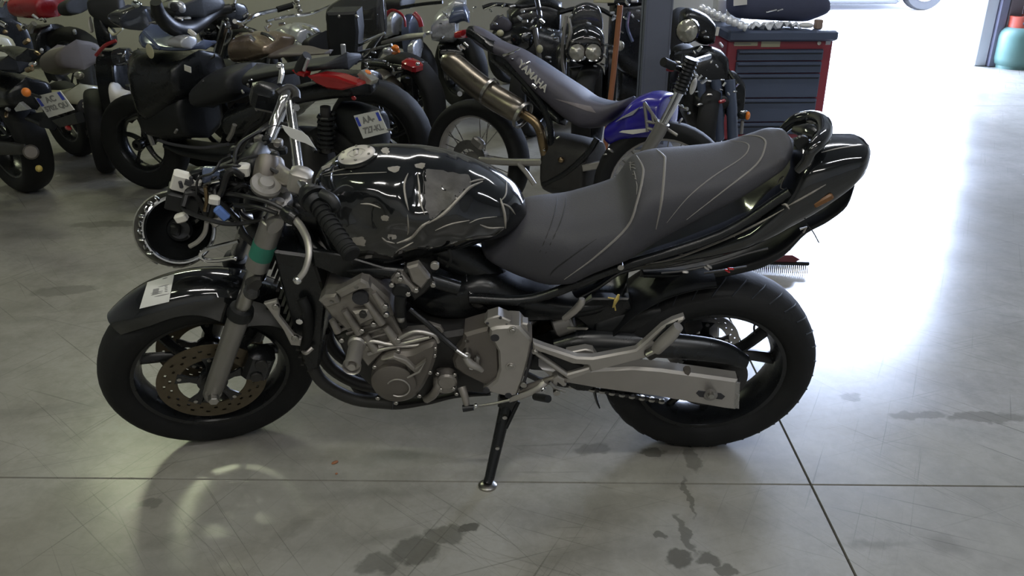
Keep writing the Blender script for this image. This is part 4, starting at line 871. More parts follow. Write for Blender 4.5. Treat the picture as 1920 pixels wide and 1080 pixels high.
# chain: the links one can tell apart along the lower run, then a plain run
c0, c1 = H.at(1062, 722, .082), H.at(1240, 752, .082); nl = 20
ch = part('chain', MB().tube([H.at(965, 690, .082), H.at(1010, 712, .082), c0], .008, 6), M_['darkcast'], bike)
lk = None
for k in range(nl):
    p = c0.lerp(c1, k / (nl - 1)); m = MB().ball((0, 0, 0), .0105, .007 if k % 2 else .010, .0068, n=10, m=6, e=2.6); 
    if lk is None: lk = [finish_mesh('chain_link', MB().ball((0, 0, 0), .0105, .006, .0068, n=10, m=6, e=2.6), M_['darkcast']), finish_mesh('chain_link', MB().ball((0, 0, 0), .0105, .0095, .0068, n=10, m=6, e=2.6), M_['steel'])]
    o = bpy.data.objects.new('chain_link', lk[k % 2]); COL.objects.link(o); o.parent = ch; o.location = p; o.rotation_euler = (0, math.atan2(-(c1 - c0).z, (c1 - c0).x), 0)
part('chain_run', MB().tube([H.at(965, 660, .082), H.at(1150, 655, .082), Vector((-.02, -.082, .405))], .008, 6), M_['darkcast'], ch)
# ---- shock, rear brake bits, yellow tag, pipe behind
part('shock_spring', MB().tube([Vector((-.38 + .035 * math.cos(t), .035 * math.sin(t), .36 + .0045 * t)) for t in [k * .45 for k in range(90)]], .006, 7), M_['darkcast'], bike)
part('link_pipe', MB().tube(H.pts([(1005, 618, -.02), (1020, 605, 0), (1040, 600, .02)]), .026, 14, smooth=3), M_['gold'], bike)
part('rear_reservoir', MB().cyl(H.at(1040, 612, .05), H.at(1075, 600, .05), .032, n=18, bev=.005), M_['fork'], bike)
part('clutch_pipe', MB().tube(H.pts([(1058, 598, .12), (1078, 582, .13), (1090, 568, .14), (1091, 560, .14)]), [.008, .010, .010, .007], 10, smooth=4), M_['alu'], bike)
part('rear_stay', MB().tube(H.pts([(1064, 615, .1), (1100, 616, .12), (1102, 614, .12)]), .004, 6), M_['steel'], bike)
yt = part('yellow_tag', MB().tube(H.pts([(1150, 576, .13), (1156, 562, .135), (1160, 552, .13)]), [.004, .010, .005], 8, flat=.4), M_['yellow'], bike)
part('tag_strand', MB().tube(H.pts([(1140, 558, .13), (1152, 560, .135)]), .002, 5), M_['yellow'], yt); part('tag_strand', MB().tube(H.pts([(1152, 570, .13), (1154, 582, .13)]), .002, 5), M_['yellow'], yt)
part('inner_mudguard', MB().silloft(H, [(1100, 560), (1160, 540), (1230, 525), (1300, 520), (1350, 522)], [(1100, 630), (1160, 640), (1200, 620), (1260, 580), (1350, 545)], [(0, .07), (1, .08)], n=24, e=3, y0=.0), M_['plastic'], bike)
part('exhaust_stay', MB().prism(H.pts([(1068, 585), (1110, 560), (1180, 560), (1190, 590), (1150, 640), (1120, 630)], .06), .03, .06, .004), M_['satin'], bike)
part('brake_hose', MB().tube(H.pts([(1420, 600, .0), (1414, 612, .0), (1416, 626, .0), (1424, 634, .0)]), .003, 6, smooth=3), M_['wire'], bike)
part('hose_clip', MB().ball(H.at(1420, 636, .0), .010, .008, .009, n=10, m=6), M_['white'], bike)
# ---- side stand
ft = ground(914, 912); ftl = H.I @ ft; top = H.at(952, 748, .13)
sd_ = part('side_stand', MB().tube([top, top.lerp(ftl, .25), top.lerp(ftl, .9), ftl + Vector((0, 0, .012))], [.019, .0175, .014, .013], 14), M_['satin'], bike)
nrm = (H.I.to_3x3() @ Vector((0, 0, 1))).normalized()
part('stand_foot', MB().lathe([(0, .012), (.018, .012), (.026, .006), (.026, 0), (0, 0)], ftl, nrm, 22), M_['steel'], sd_)
part('stand_pivot', MB().box(top, (.05, .05, .05), Matrix.Rotation(.2, 4, 'Y'), .008), M_['satin'], sd_)
q = top.lerp(ftl, .14); part('stand_bolt', MB().cyl(q + Vector((0, -.01, 0)), q + Vector((0, -.026, 0)), .007, n=8), M_['steel'], sd_)
q = top.lerp(ftl, .50); part('stand_peg', MB().cyl(q + Vector((0, -.01, 0)), q + Vector((0, -.022, 0)), .006, n=8), M_['steel'], sd_)
part('stand_spring', MB().tube([top + Vector((.03, -.01, 0)), top.lerp(ftl, .3) + Vector((.012, -.01, 0))], .006, 8), M_['satin'], sd_)

part('rear_inner_housing', MB().silloft(H, [(985, 600), (1040, 590), (1100, 575), (1200, 560)], [(985, 690), (1040, 694), (1100, 690), (1200, 676)], [(0, .09), (1, .075)], n=24, e=3.4, y0=.0), M_['plastic'], bike)
# ------------------------------------------------------------------ vehicles and things behind
def body(t, name, fr, top, bot, a, mat, y0=0.0, e=2.6, n=22, ns=20, ends=(.08, .08), label=None):
    if isinstance(a, (int, float)): a = [(0, a), (1, a)]
    return fixn(part(name, MB().silloft(fr, top, bot, a, n, ns, e, y0, ends), M_[mat], t, label, ang=1.2))
def pipe(t, name, fr, pl_, r, mat, smooth=4, n=8, flat=1.0, d=0.0):
    return part(name, MB().tube(fr.pts(pl_, d), r, n, smooth=smooth if len(pl_) > 2 else 0, flat=flat), M_[mat], t)
def slab_(t, name, fr, poly, d0, d1, mat, bev=.004, label=None):
    return part(name, MB().prism(fr.pts(poly, d1), d0, d1, bev), M_[mat], t, label)
def turn(u, deg, rake=0.0):
    """steering turn about an upright axis through (u, 0)"""
    ax = Vector((math.sin(rake), 0, math.cos(rake))); c = Vector((u, 0, 0))
    return Matrix.Translation(c) @ Matrix.Rotation(R(deg), 4, ax) @ Matrix.Translation(-c)
def glints(t, fr, spots, mats=('chrome', 'steel', 'plastic'), size=.012, name='fitting'):
    for p in spots:
        q = fr.at(p[0], p[1], p[2]); m = Matrix.Rotation(random.uniform(-1, 1), 4, 'Y') @ Matrix.Rotation(random.uniform(-1, 1), 4, 'Z')
        k = random.random(); s = size * random.uniform(.7, 1.3)
        mb = MB().box(q, (s * 2.2, s, s * .9), m, s * .3) if k < .5 else MB().cyl(q - m.to_3x3() @ Vector((s, 0, 0)), q + m.to_3x3() @ Vector((s, 0, 0)), s * .5, n=8, bev=s * .1)
        part(name, mb, M_[random.choice(mats)], t)
def BF(*a):
    f = Frame(*a); f.trim = .8; return f
def plate(t, fr, cs, d, lines, sizes, tilt=None):
    """number plate through four traced corners (lower-left, lower-right, upper-right, upper-left)"""
    LL, LR, UR, UL = [fr.at(*c_) if len(c_) > 2 else fr.at(c_[0], c_[1], d) for c_ in cs]
    ex = ((LR - LL) + (UR - UL)).normalized(); ez = ((UL - LL) + (UR - LR)); ez = (ez - ex * ez.dot(ex)).normalized(); ey = ex.cross(ez)
    if (fr.C - LL).dot(-ey) < 0: ey = -ey
    c = (LL + LR + UR + UL) / 4; w = ((LR - LL).length + (UR - UL).length) / 2; h = ((UL - LL).length + (UR - LR).length) / 2
    n_ = -ey if (fr.C - c).dot(-ey) > 0 else ey
    corners = [LL, LR, UR, UL]
    mb = MB().loft([[p - n_ * .004 for p in corners], list(corners)]); pl_ = fixn(part('number_plate', mb, M_['paper'], t, 'white registration plate with blue side bands'))
    B = Matrix((ex.to_4d(), ez.to_4d(), n_.to_4d(), (0, 0, 0, 1))).transposed(); 
    for r_ in range(3): B[3][r_] = 0
    # shear so that text follows the traced plate
    exx = ((LR - LL) + (UR - UL)) / 2; ezz = ((UL - LL) + (UR - LR)) / 2
    A = Matrix.Identity(4)
    for r_ in range(3): A[r_][0] = exx[r_]; A[r_][1] = ezz[r_]; A[r_][2] = n_[r_]; A[r_][3] = c[r_] + n_[r_] * .0012
    def rect(x0, x1, y0, y1, mat, nm):
        q = [A @ Vector((x, y, 0)) for x, y in ((x0, y0), (x1, y0), (x1, y1), (x0, y1))]
        part(nm, MB().loft([[p - n_ * .0008 for p in q], q]), M_[mat], pl_)
    rect(-.47, -.36, .02, .42, 'blueband', 'euro_band'); rect(.36, .47, .05, .42, 'blueband', 'region_band')
    for (txt, x, y), s in zip(lines, sizes):
        text_part('plate_text', txt, s, M_['greyink'], pl_, A @ Matrix.Translation((x, y, .0004)) @ Matrix.Diagonal((.72, 1.0, 1, 1)), ext=.0002, bold=.012)
    return pl_

# ---- maxi scooter, parked behind the front of the black bike
FA = BF((-.82, 4.05, 0), -30, 3); FA.trim = .45
t = thing('maxi_scooter', 'black maxi scooter with long stepped seat, red tail lamp and white number plate', 'scooter', FA)
wheel(t, 'front_wheel', (-1.42, 0, .27), .27, .062, .165, turn(-1.42, 12), 5, spoke='s', spoke_w=.03, segs=40)
wheel(t, 'rear_wheel', (0, 0, .27), .27, .070, .165, None, 5, spoke='s', spoke_w=.03, segs=40)
body(t, 'front_mudguard', FA, [(236, 226), (255, 205), (285, 196), (310, 206), (330, 232)], [(236, 240), (255, 228), (285, 222), (310, 232), (330, 250)], .08, 'plastic')
pipe(t, 'fork_leg', FA, [(272, 215, .08), (280, 250, .09), (288, 272, .09)], .016, 'steel', 0)
body(t, 'leg_shield', FA, [(240, 100), (262, 88), (300, 84), (340, 92), (378, 92), (408, 80)], [(240, 150), (252, 195), (275, 225), (310, 232), (360, 205), (408, 150)], [(0, .10), (.3, .20), (1, .18)], 'satin', e=3)
body(t, 'dash_panel', FA, [(262, 30), (286, 46), (312, 60), (340, 70), (372, 74), (408, 62)], [(262, 52), (286, 80), (312, 94), (340, 98), (372, 98), (408, 82)], [(0, .10), (.5, .20), (1, .17)], 'bluegrey')
body(t, 'dash_highlight', FA, [(318, 70), (340, 64), (366, 72)], [(318, 86), (340, 90), (366, 92)], .05, 'silver', y0=-.16)  # silver bulge stands in for the highlight on the dash panel
pipe(t, 'handlebar_cover', FA, [(292, 4, .25), (300, 28, .22), (322, 50, .15), (350, 54, .05), (376, 40, -.10), (404, 22, -.22), (432, 16, -.30)], [.026, .034, .040, .042, .038, .030, .024], 'plastic', 5, 12)
pipe(t, 'handlebar_grip', FA, [(404, 20, -.25), (440, 14, -.34)], .018, 'rubber')
body(t, 'instrument_cowl', FA, [(300, 4), (330, -6), (372, -8), (404, 4)], [(300, 30), (330, 40), (372, 38), (404, 22)], .16, 'plastic', y0=.06)
part('instrument_glass', MB().ball(FA.at(331, 14, .06), .052, .03, .034, e=2.4), M_['silver'], t)
part('instrument_dial', MB().ball(FA.at(327, 13, .095), .030, .012, .022), M_['ink'], t)
pipe(t, 'chrome_trim', FA, [(328, 33, .12), (342, 35, .10), (356, 34, .06)], .010, 'chrome', 3)
body(t, 'windshield_base', FA, [(224, 18), (240, 8), (262, 10), (286, 30)], [(224, 24), (240, 34), (262, 54), (286, 62)], .14, 'smoke')
mir = pipe(t, 'mirror_arm', FA, [(228, 22, .25), (244, 16, .27), (258, 10, .28)], .006, 'steel', 3)
part('mirror_shell', MB().ball(FA.at(256, 8, .28), .030, .02, .018), M_['glass'], mir)
for p_, q_ in (((272, 18), (282, 40)), ((268, 60), (300, 92))): pipe(t, 'trim_strip', FA, [(*p_, .2), (*q_, .2)], .008, 'bluegrey')
part('key_switch', MB().box(FA.at(360, 62, .12), (.05, .02, .025), Matrix.Rotation(.5, 4, 'Y'), .006), M_['white'], t)
part('label_tag', MB().box(FA.at(352, 129, .17), (.045, .004, .03), Matrix.Rotation(.2, 4, 'Y'), .001), M_['white'], t)
part('yellow_sticker', MB().ball(FA.at(281, 96, .20), .028, .006, .036), M_['cream'], t)
body(t, 'tunnel_cover', FA, [(330, 150), (350, 140), (372, 144), (384, 160)], [(330, 200), (350, 232), (372, 240), (384, 235)], .13, 'bluegrey')
body(t, 'inner_shield', FA, [(270, 190), (300, 160), (330, 150), (380, 160), (410, 190)], [(270, 232), (300, 255), (330, 262), (380, 262), (410, 255)], .15, 'plastic', e=3)
body(t, 'floorboard', FA, [(292, 252), (330, 256), (380, 262), (440, 258), (500, 240)], [(292, 264), (330, 282), (380, 300), (440, 310), (500, 310)], .19, 'plastic', e=4)
pipe(t, 'floorboard_edge', FA, [(296, 263, .20), (330, 272, .21), (380, 277, .21), (428, 270, .21)], .008, 'vinyl', 4)
pipe(t, 'kick_stand_lever', FA, [(428, 262, .20), (436, 248, .20), (440, 234, .20)], .012, 'fork', 0)
body(t, 'rider_seat', FA, [(374, 182), (388, 150), (408, 126), (430, 114), (455, 112), (478, 118), (500, 128)], [(374, 196), (400, 204), (430, 200), (455, 192), (478, 178), (500, 160)], .165, 'vinyl_dark', e=2.6)
body(t, 'passenger_seat', FA, [(462, 122), (480, 118), (520, 110), (560, 104), (600, 99), (640, 96), (672, 98)], [(462, 170), (480, 172), (510, 158), (560, 146), (600, 140), (640, 134), (672, 128)], .15, 'vinyl_dark', e=2.8)
body(t, 'side_body', FA, [(420, 202), (470, 178), (520, 158), (580, 142), (640, 134), (690, 134), (712, 150)], [(420, 262), (470, 262), (520, 250), (580, 205), (640, 190), (690, 182), (712, 170)], [(0, .16), (.6, .17), (1, .12)], 'satin', e=2.8)
body(t, 'engine_case', FA, [(440, 240), (500, 238), (560, 232), (640, 240)], [(440, 320), (500, 350), (560, 380), (640, 380)], .12, 'darkcast', e=3)
tl_ = slab_(t, 'tail_lamp', FA, [(574, 143), (596, 139), (630, 143), (668, 157), (670, 162), (640, 170), (612, 167), (592, 158)], .12, .19, 'red_lens', .008)
slab_(tl_, 'lamp_tip', FA, [(546, 132), (554, 130), (570, 138), (568, 145), (556, 142)], .13, .18, 'red_lens', .004)
slab_(t, 'clear_lens', FA, [(668, 140), (676, 132), (698, 152), (694, 160), (682, 158)], .08, .13, 'lens', .004)
part('turn_lens', MB().ball(FA.at(687, 137, .10), .024, .018, .014), M_['amber'], t)
part('reflector', MB().ball(FA.at(663, 184, .10), .014, .008, .010), M_['red_lens'], t)
gb = pipe(t, 'grab_handle', FA, [(560, 132, .16), (566, 118, .17), (576, 104, .17)], .022, 'vinyl_dark', 3, 10); pipe(gb, 'handle_insert', FA, [(570, 132, .185), (578, 110, .185)], .008, 'silver')
sp_ = part('shock_spring', MB().tube([FA.at(612, 212 + 68 * k / 60, .12) + Vector((.038 * math.cos(k * .8), .038 * math.sin(k * .8), 0)) for k in range(61)], .007, 6), M_['plastic'], t)
pipe(sp_, 'shock_body', FA, [(610, 200, .12), (613, 285, .12)], .024, 'darkcast', 0, 12)
body(t, 'rear_mudguard', FA, [(632, 190), (660, 188), (700, 200), (730, 225)], [(632, 215), (660, 255), (700, 290), (730, 290)], .08, 'plastic')
plate(t, FA, [(681, 260), (728, 248), (709, 207), (663, 217)], .10, [('AA-', .0, .22), ('727-KL', .02, -.22)], (.40, .36))
pipe(t, 'plate_stay', FA, [(726, 243, .1), (736, 242, .1)], .004, 'steel')
pipe(t, 'hose', FA, [(455, 262, .17), (470, 240, .17), (490, 226, .17), (500, 200, .16)], .010, 'rubber')
glints(t, FA, [(398, 108, .18), (402, 104, .18), (380, 152, .17), (465, 160, .17), (470, 150, .17), (455, 172, .17), (480, 205, .18), (492, 190, .18), (330, 246, .18)], ('chrome', 'fork', 'darkcast'), .012)
# ---- black sports bike at the hall's left end, rear plate showing
FB = BF((-2.75, 4.72, 0), -38, 6)
t = thing('motorcycle', 'black motorcycle with cream-edged rear plate, amber indicator and fat rear tyre, tail towards the aisle', 'motorcycle', FB)
wheel(t, 'rear_wheel', (0, 0, .31), .31, .085, .215, None, 5, spoke='s', spoke_w=.03, segs=44)
wheel(t, 'front_wheel', (-1.40, 0, .30), .30, .06, .215, None, 5, spoke='s', spoke_w=.03, segs=36)
body(t, 'rear_mudguard', FB, [(40, 225), (70, 205), (100, 215), (128, 240)], [(40, 250), (70, 232), (100, 245), (128, 272)], .09, 'plastic')
body(t, 'tail_fairing', FB, [(-60, 130), (0, 128), (40, 140), (80, 160), (100, 172)], [(-60, 200), (0, 215), (40, 212), (80, 205), (100, 195)], .12, 'satin')
body(t, 'seat', FB, [(-80, 105), (-20, 98), (30, 96), (70, 104)], [(-80, 140), (-20, 140), (30, 140), (70, 128)], .13, 'vinyl_dark')
body(t, 'luggage_rack', FB, [(-30, 88), (20, 84), (60, 92), (88, 112)], [(-30, 98), (20, 100), (60, 120), (88, 126)], .12, 'satin')
plate(t, FB, [(91, 221), (139, 206), (112, 170), (64, 181)], .05, [('AC', .0, .22), ('5702 QU', .02, -.16)], (.38, .32))
slab_(t, 'plate_holder', FB, [(96, 226), (140, 212), (146, 232), (112, 240)], .01, .05, 'plastic')
part('tail_reflector', MB().ball(FB.at(128, 240, .05), .026, .012, .012), M_['red_lens'], t)
ind = part('turn_indicator', MB().ball(FB.at(49, 173, .15), .026, .02, .022), M_['amber'], t); pipe(ind, 'indicator_stalk', FB, [(56, 176, .13), (75, 182, .06)], .008, 'plastic')
slab_(t, 'silver_flash', FB, [(36, 192), (52, 206), (30, 210), (26, 204)], .12, .14, 'silver', .002)
body(t, 'swing_arm', FB, [(-40, 262), (20, 265), (60, 272)], [(-40, 290), (20, 292), (60, 292)], .02, 'darkcast', y0=-.12)
part('sprocket_hub', MB().cyl(FB.at(58, 285, .05), FB.at(58, 285, .11), .038, n=20, bev=.008), M_['cover'], t)
part('hub_bolt', MB().ball(FB.at(73, 316, .12), .018, n=8, m=6), M_['yellow'], t)
glints(t, FB, [(5, 45, .1), (36, 52, .05), (50, 78, .1), (62, 120, .12), (70, 100, .0), (78, 95, 0), (10, 60, .1), (45, 50, -.1), (15, 205, .12), (12, 215, .13), (55, 130, .1)], ('chrome', 'silver', 'gold'), .022)
body(t, 'fuel_tank', FB, [(-160, 80), (-100, 50), (-40, 55), (0, 70), (30, 84)], [(-160, 150), (-100, 160), (-40, 150), (0, 130), (30, 110)], .16, 'cream')
# ---- red sports bike, far left by the wall
FR = BF((-3.85, 7.1, 0), -20, 4)
t = thing('motorcycle', 'red-tanked motorcycle standing against the beige back wall', 'motorcycle', FR)
wheel(t, 'rear_wheel', (.45, 0, .31), .31, .08, .215, None, 5, spoke='s', segs=32); wheel(t, 'front_wheel', (-.95, 0, .30), .30, .06, .215, None, 5, spoke='s', segs=32)
body(t, 'fuel_tank', FR, [(12, 4), (40, -12), (80, -16), (110, -8), (132, 6)], [(12, 10), (40, 24), (60, 34), (90, 36), (132, 22)], .16, 'red')
body(t, 'seat', FR, [(112, 2), (140, -6), (160, -10)], [(112, 30), (140, 30), (160, 20)], .12, 'vinyl_dark')
body(t, 'engine', FR, [(20, 50), (60, 44), (110, 44), (140, 50)], [(20, 120), (60, 130), (110, 128), (140, 120)], .18, 'satin')
body(t, 'front_cowl', FR, [(-20, 10), (4, -4), (20, 8)], [(-20, 70), (4, 80), (20, 70)], .14, 'satin')
pipe(t, 'cover_tube', FR, [(64, 44, .2), (58, 52, .2), (56, 60, .2)], .022, 'fork')
glints(t, FR, [(66, 32, .2), (78, 36, .2), (84, 38, .2), (4, 6, .2), (140, 60, .15), (30, 60, .2)], ('chrome', 'silver'), .025)
# ---- cream scooter with brown seat
FC = BF((-3.0, 5.6, 0), -35, 4)
t = thing('scooter', 'cream scooter with brown-grey seat between two black motorcycles', 'scooter', FC)
wheel(t, 'rear_wheel', (.25, 0, .24), .24, .06, .14, None, 5, spoke='s', segs=32); wheel(t, 'front_wheel', (-.95, 0, .24), .24, .055, .14, None, 5, spoke='s', segs=32)
body(t, 'rear_body', FC, [(64, 156), (86, 151), (120, 150), (150, 154), (172, 166), (184, 182)], [(64, 172), (90, 190), (110, 200), (140, 202), (172, 198), (184, 190)], .17, 'cream')
body(t, 'lower_body', FC, [(140, 200), (160, 196), (176, 190), (184, 190)], [(140, 240), (152, 236), (172, 218), (184, 196)], .12, 'silver', y0=.05)
body(t, 'seat', FC, [(86, 100), (100, 86), (130, 76), (158, 72), (172, 76)], [(86, 124), (105, 140), (130, 144), (152, 138), (172, 110)], .15, 'brownseat')
part('tail_lamp', MB().ball(FC.at(148, 141, .14), .035, .025, .022), M_['lens'], t)
part('exhaust_hole', MB().cyl(FC.at(158, 200, -.02), FC.at(158, 200, .02), .045, n=18, bev=.01), M_['ink'], t)
for py in (194, 200): part('outlet_tip', MB().ball(FC.at(158, py, .025), .013, .01, .010), M_['white'], t)
body(t, 'front_shield', FC, [(-20, 40), (10, 30), (40, 40)], [(-20, 140), (10, 150), (40, 140)], .16, 'satin')
# ---- narrow dark scooter facing the aisle, pale mudguard
FD = BF((-2.46, 5.08, 0), 0, 0)
t = thing('scooter', 'dark scooter facing the aisle with a white front mudguard and tall dark windshield', 'scooter', FD)
fwD = wheel(t, 'front_wheel', (0, 0, .25), .25, .05, .16, Matrix.Rotation(R(-68), 4, 'Z'), 5, spoke='s', segs=36)
wheel(t, 'rear_wheel', (.1, 1.25, .25), .25, .055, .16, Matrix.Translation((-.6, 1.2, 0)) @ Matrix.Rotation(R(-68), 4, 'Z') @ Matrix.Translation((-.1, -1.25, 0)), 5, spoke='s', segs=28)
body(t, 'front_mudguard', FD, [(200, 158), (212, 153), (226, 166), (240, 172), (252, 186)], [(200, 172), (210, 196), (226, 206), (240, 202), (252, 190)], .07, 'white', y0=-.15, label='white plastic front mudguard')
body(t, 'front_shield', FD, [(172, 100), (190, 92), (220, 92), (250, 110), (262, 140)], [(172, 190), (184, 225), (210, 235), (240, 225), (262, 190)], .15, 'satin')
body(t, 'windshield', FD, [(160, 6), (176, -6), (206, -10), (232, -2), (244, 40)], [(160, 14), (180, 34), (206, 52), (232, 52), (244, 46)], .05, 'vinyl_dark')
body(t, 'windshield_lower', FD, [(172, 30), (190, 20), (206, 50), (222, 60)], [(172, 84), (190, 90), (206, 90), (222, 80)], .05, 'satin')
body(t, 'cream_trim', FD, [(200, 46), (214, 62), (234, 48)], [(200, 50), (214, 68), (234, 54)], .02, 'cream', y0=-.05)
body(t, 'white_post', FD, [(165, 42), (170, 30), (176, 30)], [(165, 62), (170, 62), (176, 60)], .02, 'white')
pipe(t, 'red_stripe', FD, [(180, 104, .16), (196, 86, .17), (218, 76, .16)], .010, 'red', 3)
body(t, 'headlamp', FD, [(206, 96), (228, 88), (252, 92)], [(206, 120), (228, 124), (252, 116)], .06, 'smoke', y0=-.12)
pipe(t, 'fork_leg', FD, [(197, 138, .1), (193, 165, .1)], .012, 'fork', 0); pipe(t, 'fork_leg', FD, [(240, 160, .1), (232, 250, .05)], .016, 'satin', 0)
pipe(t, 'side_trim', FD, [(262, 180, .12), (272, 200, .15), (290, 224, .15), (302, 226, .14)], .012, 'fork', 4)
pipe(t, 'brake_caliper', FD, [(270, 222, .12), (276, 240, .12), (280, 268, .12)], [.012, .018, .010], 'fork', 3)
glints(t, FD, [(190, 104, .17), (224, 101, .18), (232, 104, .18), (240, 115, .18), (246, 98, .17), (176, 92, .1), (278, 254, .14)], ('chrome', 'steel'), .014)
# ---- bronze-tanked naked bike behind the maxi scooter
FE = BF((-1.55, 5.05, 0), -22, 5)
t = thing('motorcycle', 'bronze-tanked naked motorcycle with chrome fittings behind the maxi scooter', 'motorcycle', FE)
wheel(t, 'front_wheel', (-.36, 0, .30), .30, .06, .215, None, 5, spoke='s', segs=32); wheel(t, 'rear_wheel', (.90, 0, .31), .31, .08, .215, None, 5, spoke='s', segs=32)
tk_ = body(t, 'fuel_tank', FE, [(426, 86), (440, 66), (462, 56), (490, 55), (515, 62), (540, 76), (556, 88)], [(426, 96), (440, 112), (462, 118), (490, 116), (515, 108), (540, 98), (556, 92)], .15, 'bronze', n=30, ns=26)
body(t, 'seat', FE, [(500, 100), (525, 82), (560, 84), (600, 92), (640, 90)], [(500, 118), (525, 112), (560, 108), (600, 104), (640, 100)], .13, 'brownseat')
body(t, 'engine', FE, [(410, 112), (460, 118), (520, 118), (570, 112)], [(410, 200), (460, 215), (520, 215), (570, 200)], .17, 'darkcast', e=3.2)
pipe(t, 'tank_emblem', FE, [(490, 62, .15), (502, 66, .16), (514, 76, .16)], .010, 'chrome', 3, flat=.5)
pipe(t, 'handlebar', FE, [(440, 40, .32), (452, 44, .15), (462, 40, 0), (480, 28, -.15), (520, 18, -.32)], .012, 'chrome', 4)
pipe(t, 'handlebar_grip', FE, [(520, 18, -.32), (548, 10, -.40)], .018, 'rubber')
body(t, 'instrument_cluster', FE, [(395, 20), (420, 8), (446, 6), (466, 16)], [(395, 40), (420, 52), (446, 56), (466, 44)], .10, 'satin')
part('headlamp', MB().ball(FE.at(404, 60, .04), .085, .10, .085), M_['gloss'], t)
pipe(t, 'fork_leg', FE, [(424, 40, .1), (404, 110, .1), (390, 170, .1)], .022, 'steel', 0)
glints(t, FE, [(452, 48, .1), (462, 52, .05), (470, 58, .12), (474, 72, .16), (430, 48, .1), (426, 36, .1), (436, 20, .05), (440, 4, .0), (460, 28, 0), (468, 32, 0), (428, 52, .15), (420, 44, .15), (412, 52, .1), (500, 54, .05), (520, 35, -.1), (528, 45, -.1), (505, 48, 0)], ('chrome', 'chrome', 'steel'), .016)
# ---- touring scooter with black top box and smoked screen
FT = BF((-.72, 5.02, 0), -33, 2)
t = thing('touring_scooter', 'black touring scooter with a tall black top box and smoked windshield', 'scooter', FT)
wheel(t, 'rear_wheel', (-.05, 0, .28), .28, .07, .17, None, 5, spoke='s', segs=36); wheel(t, 'front_wheel', (-1.38, 0, .28), .28, .06, .17, None, 5, spoke='s', segs=36)
FT0 = BF((-.72, 5.02, 0), 0, 2); XT = FT.I @ FT0.M
tb_ = part('top_box', MB(XT).prism(FT0.pts([(611, 24), (668, 22), (672, 60), (668, 122), (634, 124), (618, 118), (612, 70)], .12), -.10, .12, .014), M_['plastic'], t)
part('box_latch', MB(XT).box(FT0.at(644, 97, .126), (.030, .012, .085), None, .005), M_['silver'], tb_)
for px in (640, 673): part('box_rivet', MB(XT).ball(FT0.at(px - 4, 31, .122), .010, n=8, m=6), M_['steel'], tb_)
body(t, 'seat', FT, [(588, 72), (596, 60), (606, 56), (622, 58)], [(588, 84), (596, 96), (606, 98), (622, 96)], .15, 'vinyl_dark')
body(t, 'rear_body', FT, [(580, 128), (630, 126), (690, 130), (720, 140)], [(580, 160), (630, 182), (690, 190), (720, 180)], .15, 'satin')
body(t, 'windshield', FT, [(606, 24), (630, 2), (670, -14), (716, -16), (730, 10)], [(600, 46), (630, 60), (670, 76), (716, 74), (730, 40)], .05, 'smoke', y0=.22, e=2)
pipe(t, 'rack_rail', FT, [(660, 92, .12), (690, 76, .13), (722, 62, .12)], .008, 'chrome', 3); pipe(t, 'rack_rail', FT, [(664, 116, .12), (690, 100, .13), (718, 62, .12)], .008, 'chrome', 3)
pipe(t, 'rack_rail', FT, [(660, 102, .12), (700, 92, .13), (735, 84, .12)], .008, 'steel', 3); pipe(t, 'rack_strut', FT, [(640, 122, .14), (690, 112, .14), (722, 116, .14)], .007, 'chrome', 3)
glints(t, FT, [(685, 118, .14), (692, 108, .15), (700, 98, .15), (688, 124, .15), (720, 114, .15)], ('chrome',), .012)
# ---- grey naked bike with upswept silencer, its mirror pointing right
FS = BF((-.75, 5.75, 0), -40, 4); FS.trim = .25
t = thing('motorcycle', 'motorcycle with silver tank, brushed upswept silencer and red tail lamp behind the touring scooter', 'motorcycle', FS)
wheel(t, 'rear_wheel', (.1, 0, .31), .31, .08, .215, None, 5, spoke='s', segs=36); wheel(t, 'front_wheel', (-1.25, 0, .30), .30, .06, .215, None, 5, spoke='s', segs=28)
slc = body(t, 'silencer', FS, [(696, 132), (712, 128), (730, 142), (746, 158), (752, 172)], [(696, 146), (712, 160), (730, 174), (746, 182), (752, 178)], .06, 'exhaust', y0=-.14)
part('silencer_band', MB().lathe([(.062, -.01), (.068, -.01), (.068, .01), (.062, .01)], FS.at(728, 158, .15), FS.at(752, 176, .15) - FS.at(700, 138, .15), 20, True), M_['steel'], slc)
body(t, 'tail_unit', FS, [(690, 110), (720, 104), (760, 108), (796, 116)], [(690, 126), (720, 132), (760, 136), (796, 130)], .09, 'satin')
part('tail_lamp', MB().box(FS.at(773, 123, .06), (.13, .10, .07), Matrix.Rotation(.2, 4, 'Y'), .02), M_['red_lens'], t)
part('lamp_glint_bead', MB().ball(FS.at(783, 120, .12), .014, n=10, m=6), M_['chrome'], t)  # chrome bead stands in for a glint on the lens
part('turn_indicator', MB().ball(FS.at(741, 90, .16), .028, .022, .02), M_['amber'], t); pipe(t, 'indicator_stalk', FS, [(730, 97, .14), (740, 100, .15), (748, 96, .15)], .01, 'amber', 0)
part('indicator_shell', MB().ball(FS.at(727, 96, .16), .036, .028, .026), M_['silver'], t)
pipe(t, 'mirror_arm', FS, [(716, 80, .3), (760, 70, .34), (796, 66, .36)], [.012, .022, .018], 'fork', 3, flat=.5); part('mirror_tip', MB().box(FS.at(804, 62, .36), (.045, .02, .02), Matrix.Rotation(-.2, 4, 'Y'), .006), M_['silver'], t)
body(t, 'plate_bracket', FS, [(752, 140), (766, 136), (784, 140)], [(752, 190), (766, 205), (784, 195)], .03, 'satin', y0=-.05)
part('chrome_foot', MB().ball(FS.at(762, 213, .1), .040, .02, .010), M_['chrome'], t)
glints(t, FS, [(728, 120, .14), (734, 126, .14), (738, 132, .14), (722, 118, .14), (750, 128, .12), (764, 146, .1)], ('chrome', 'bluegrey'), .014)
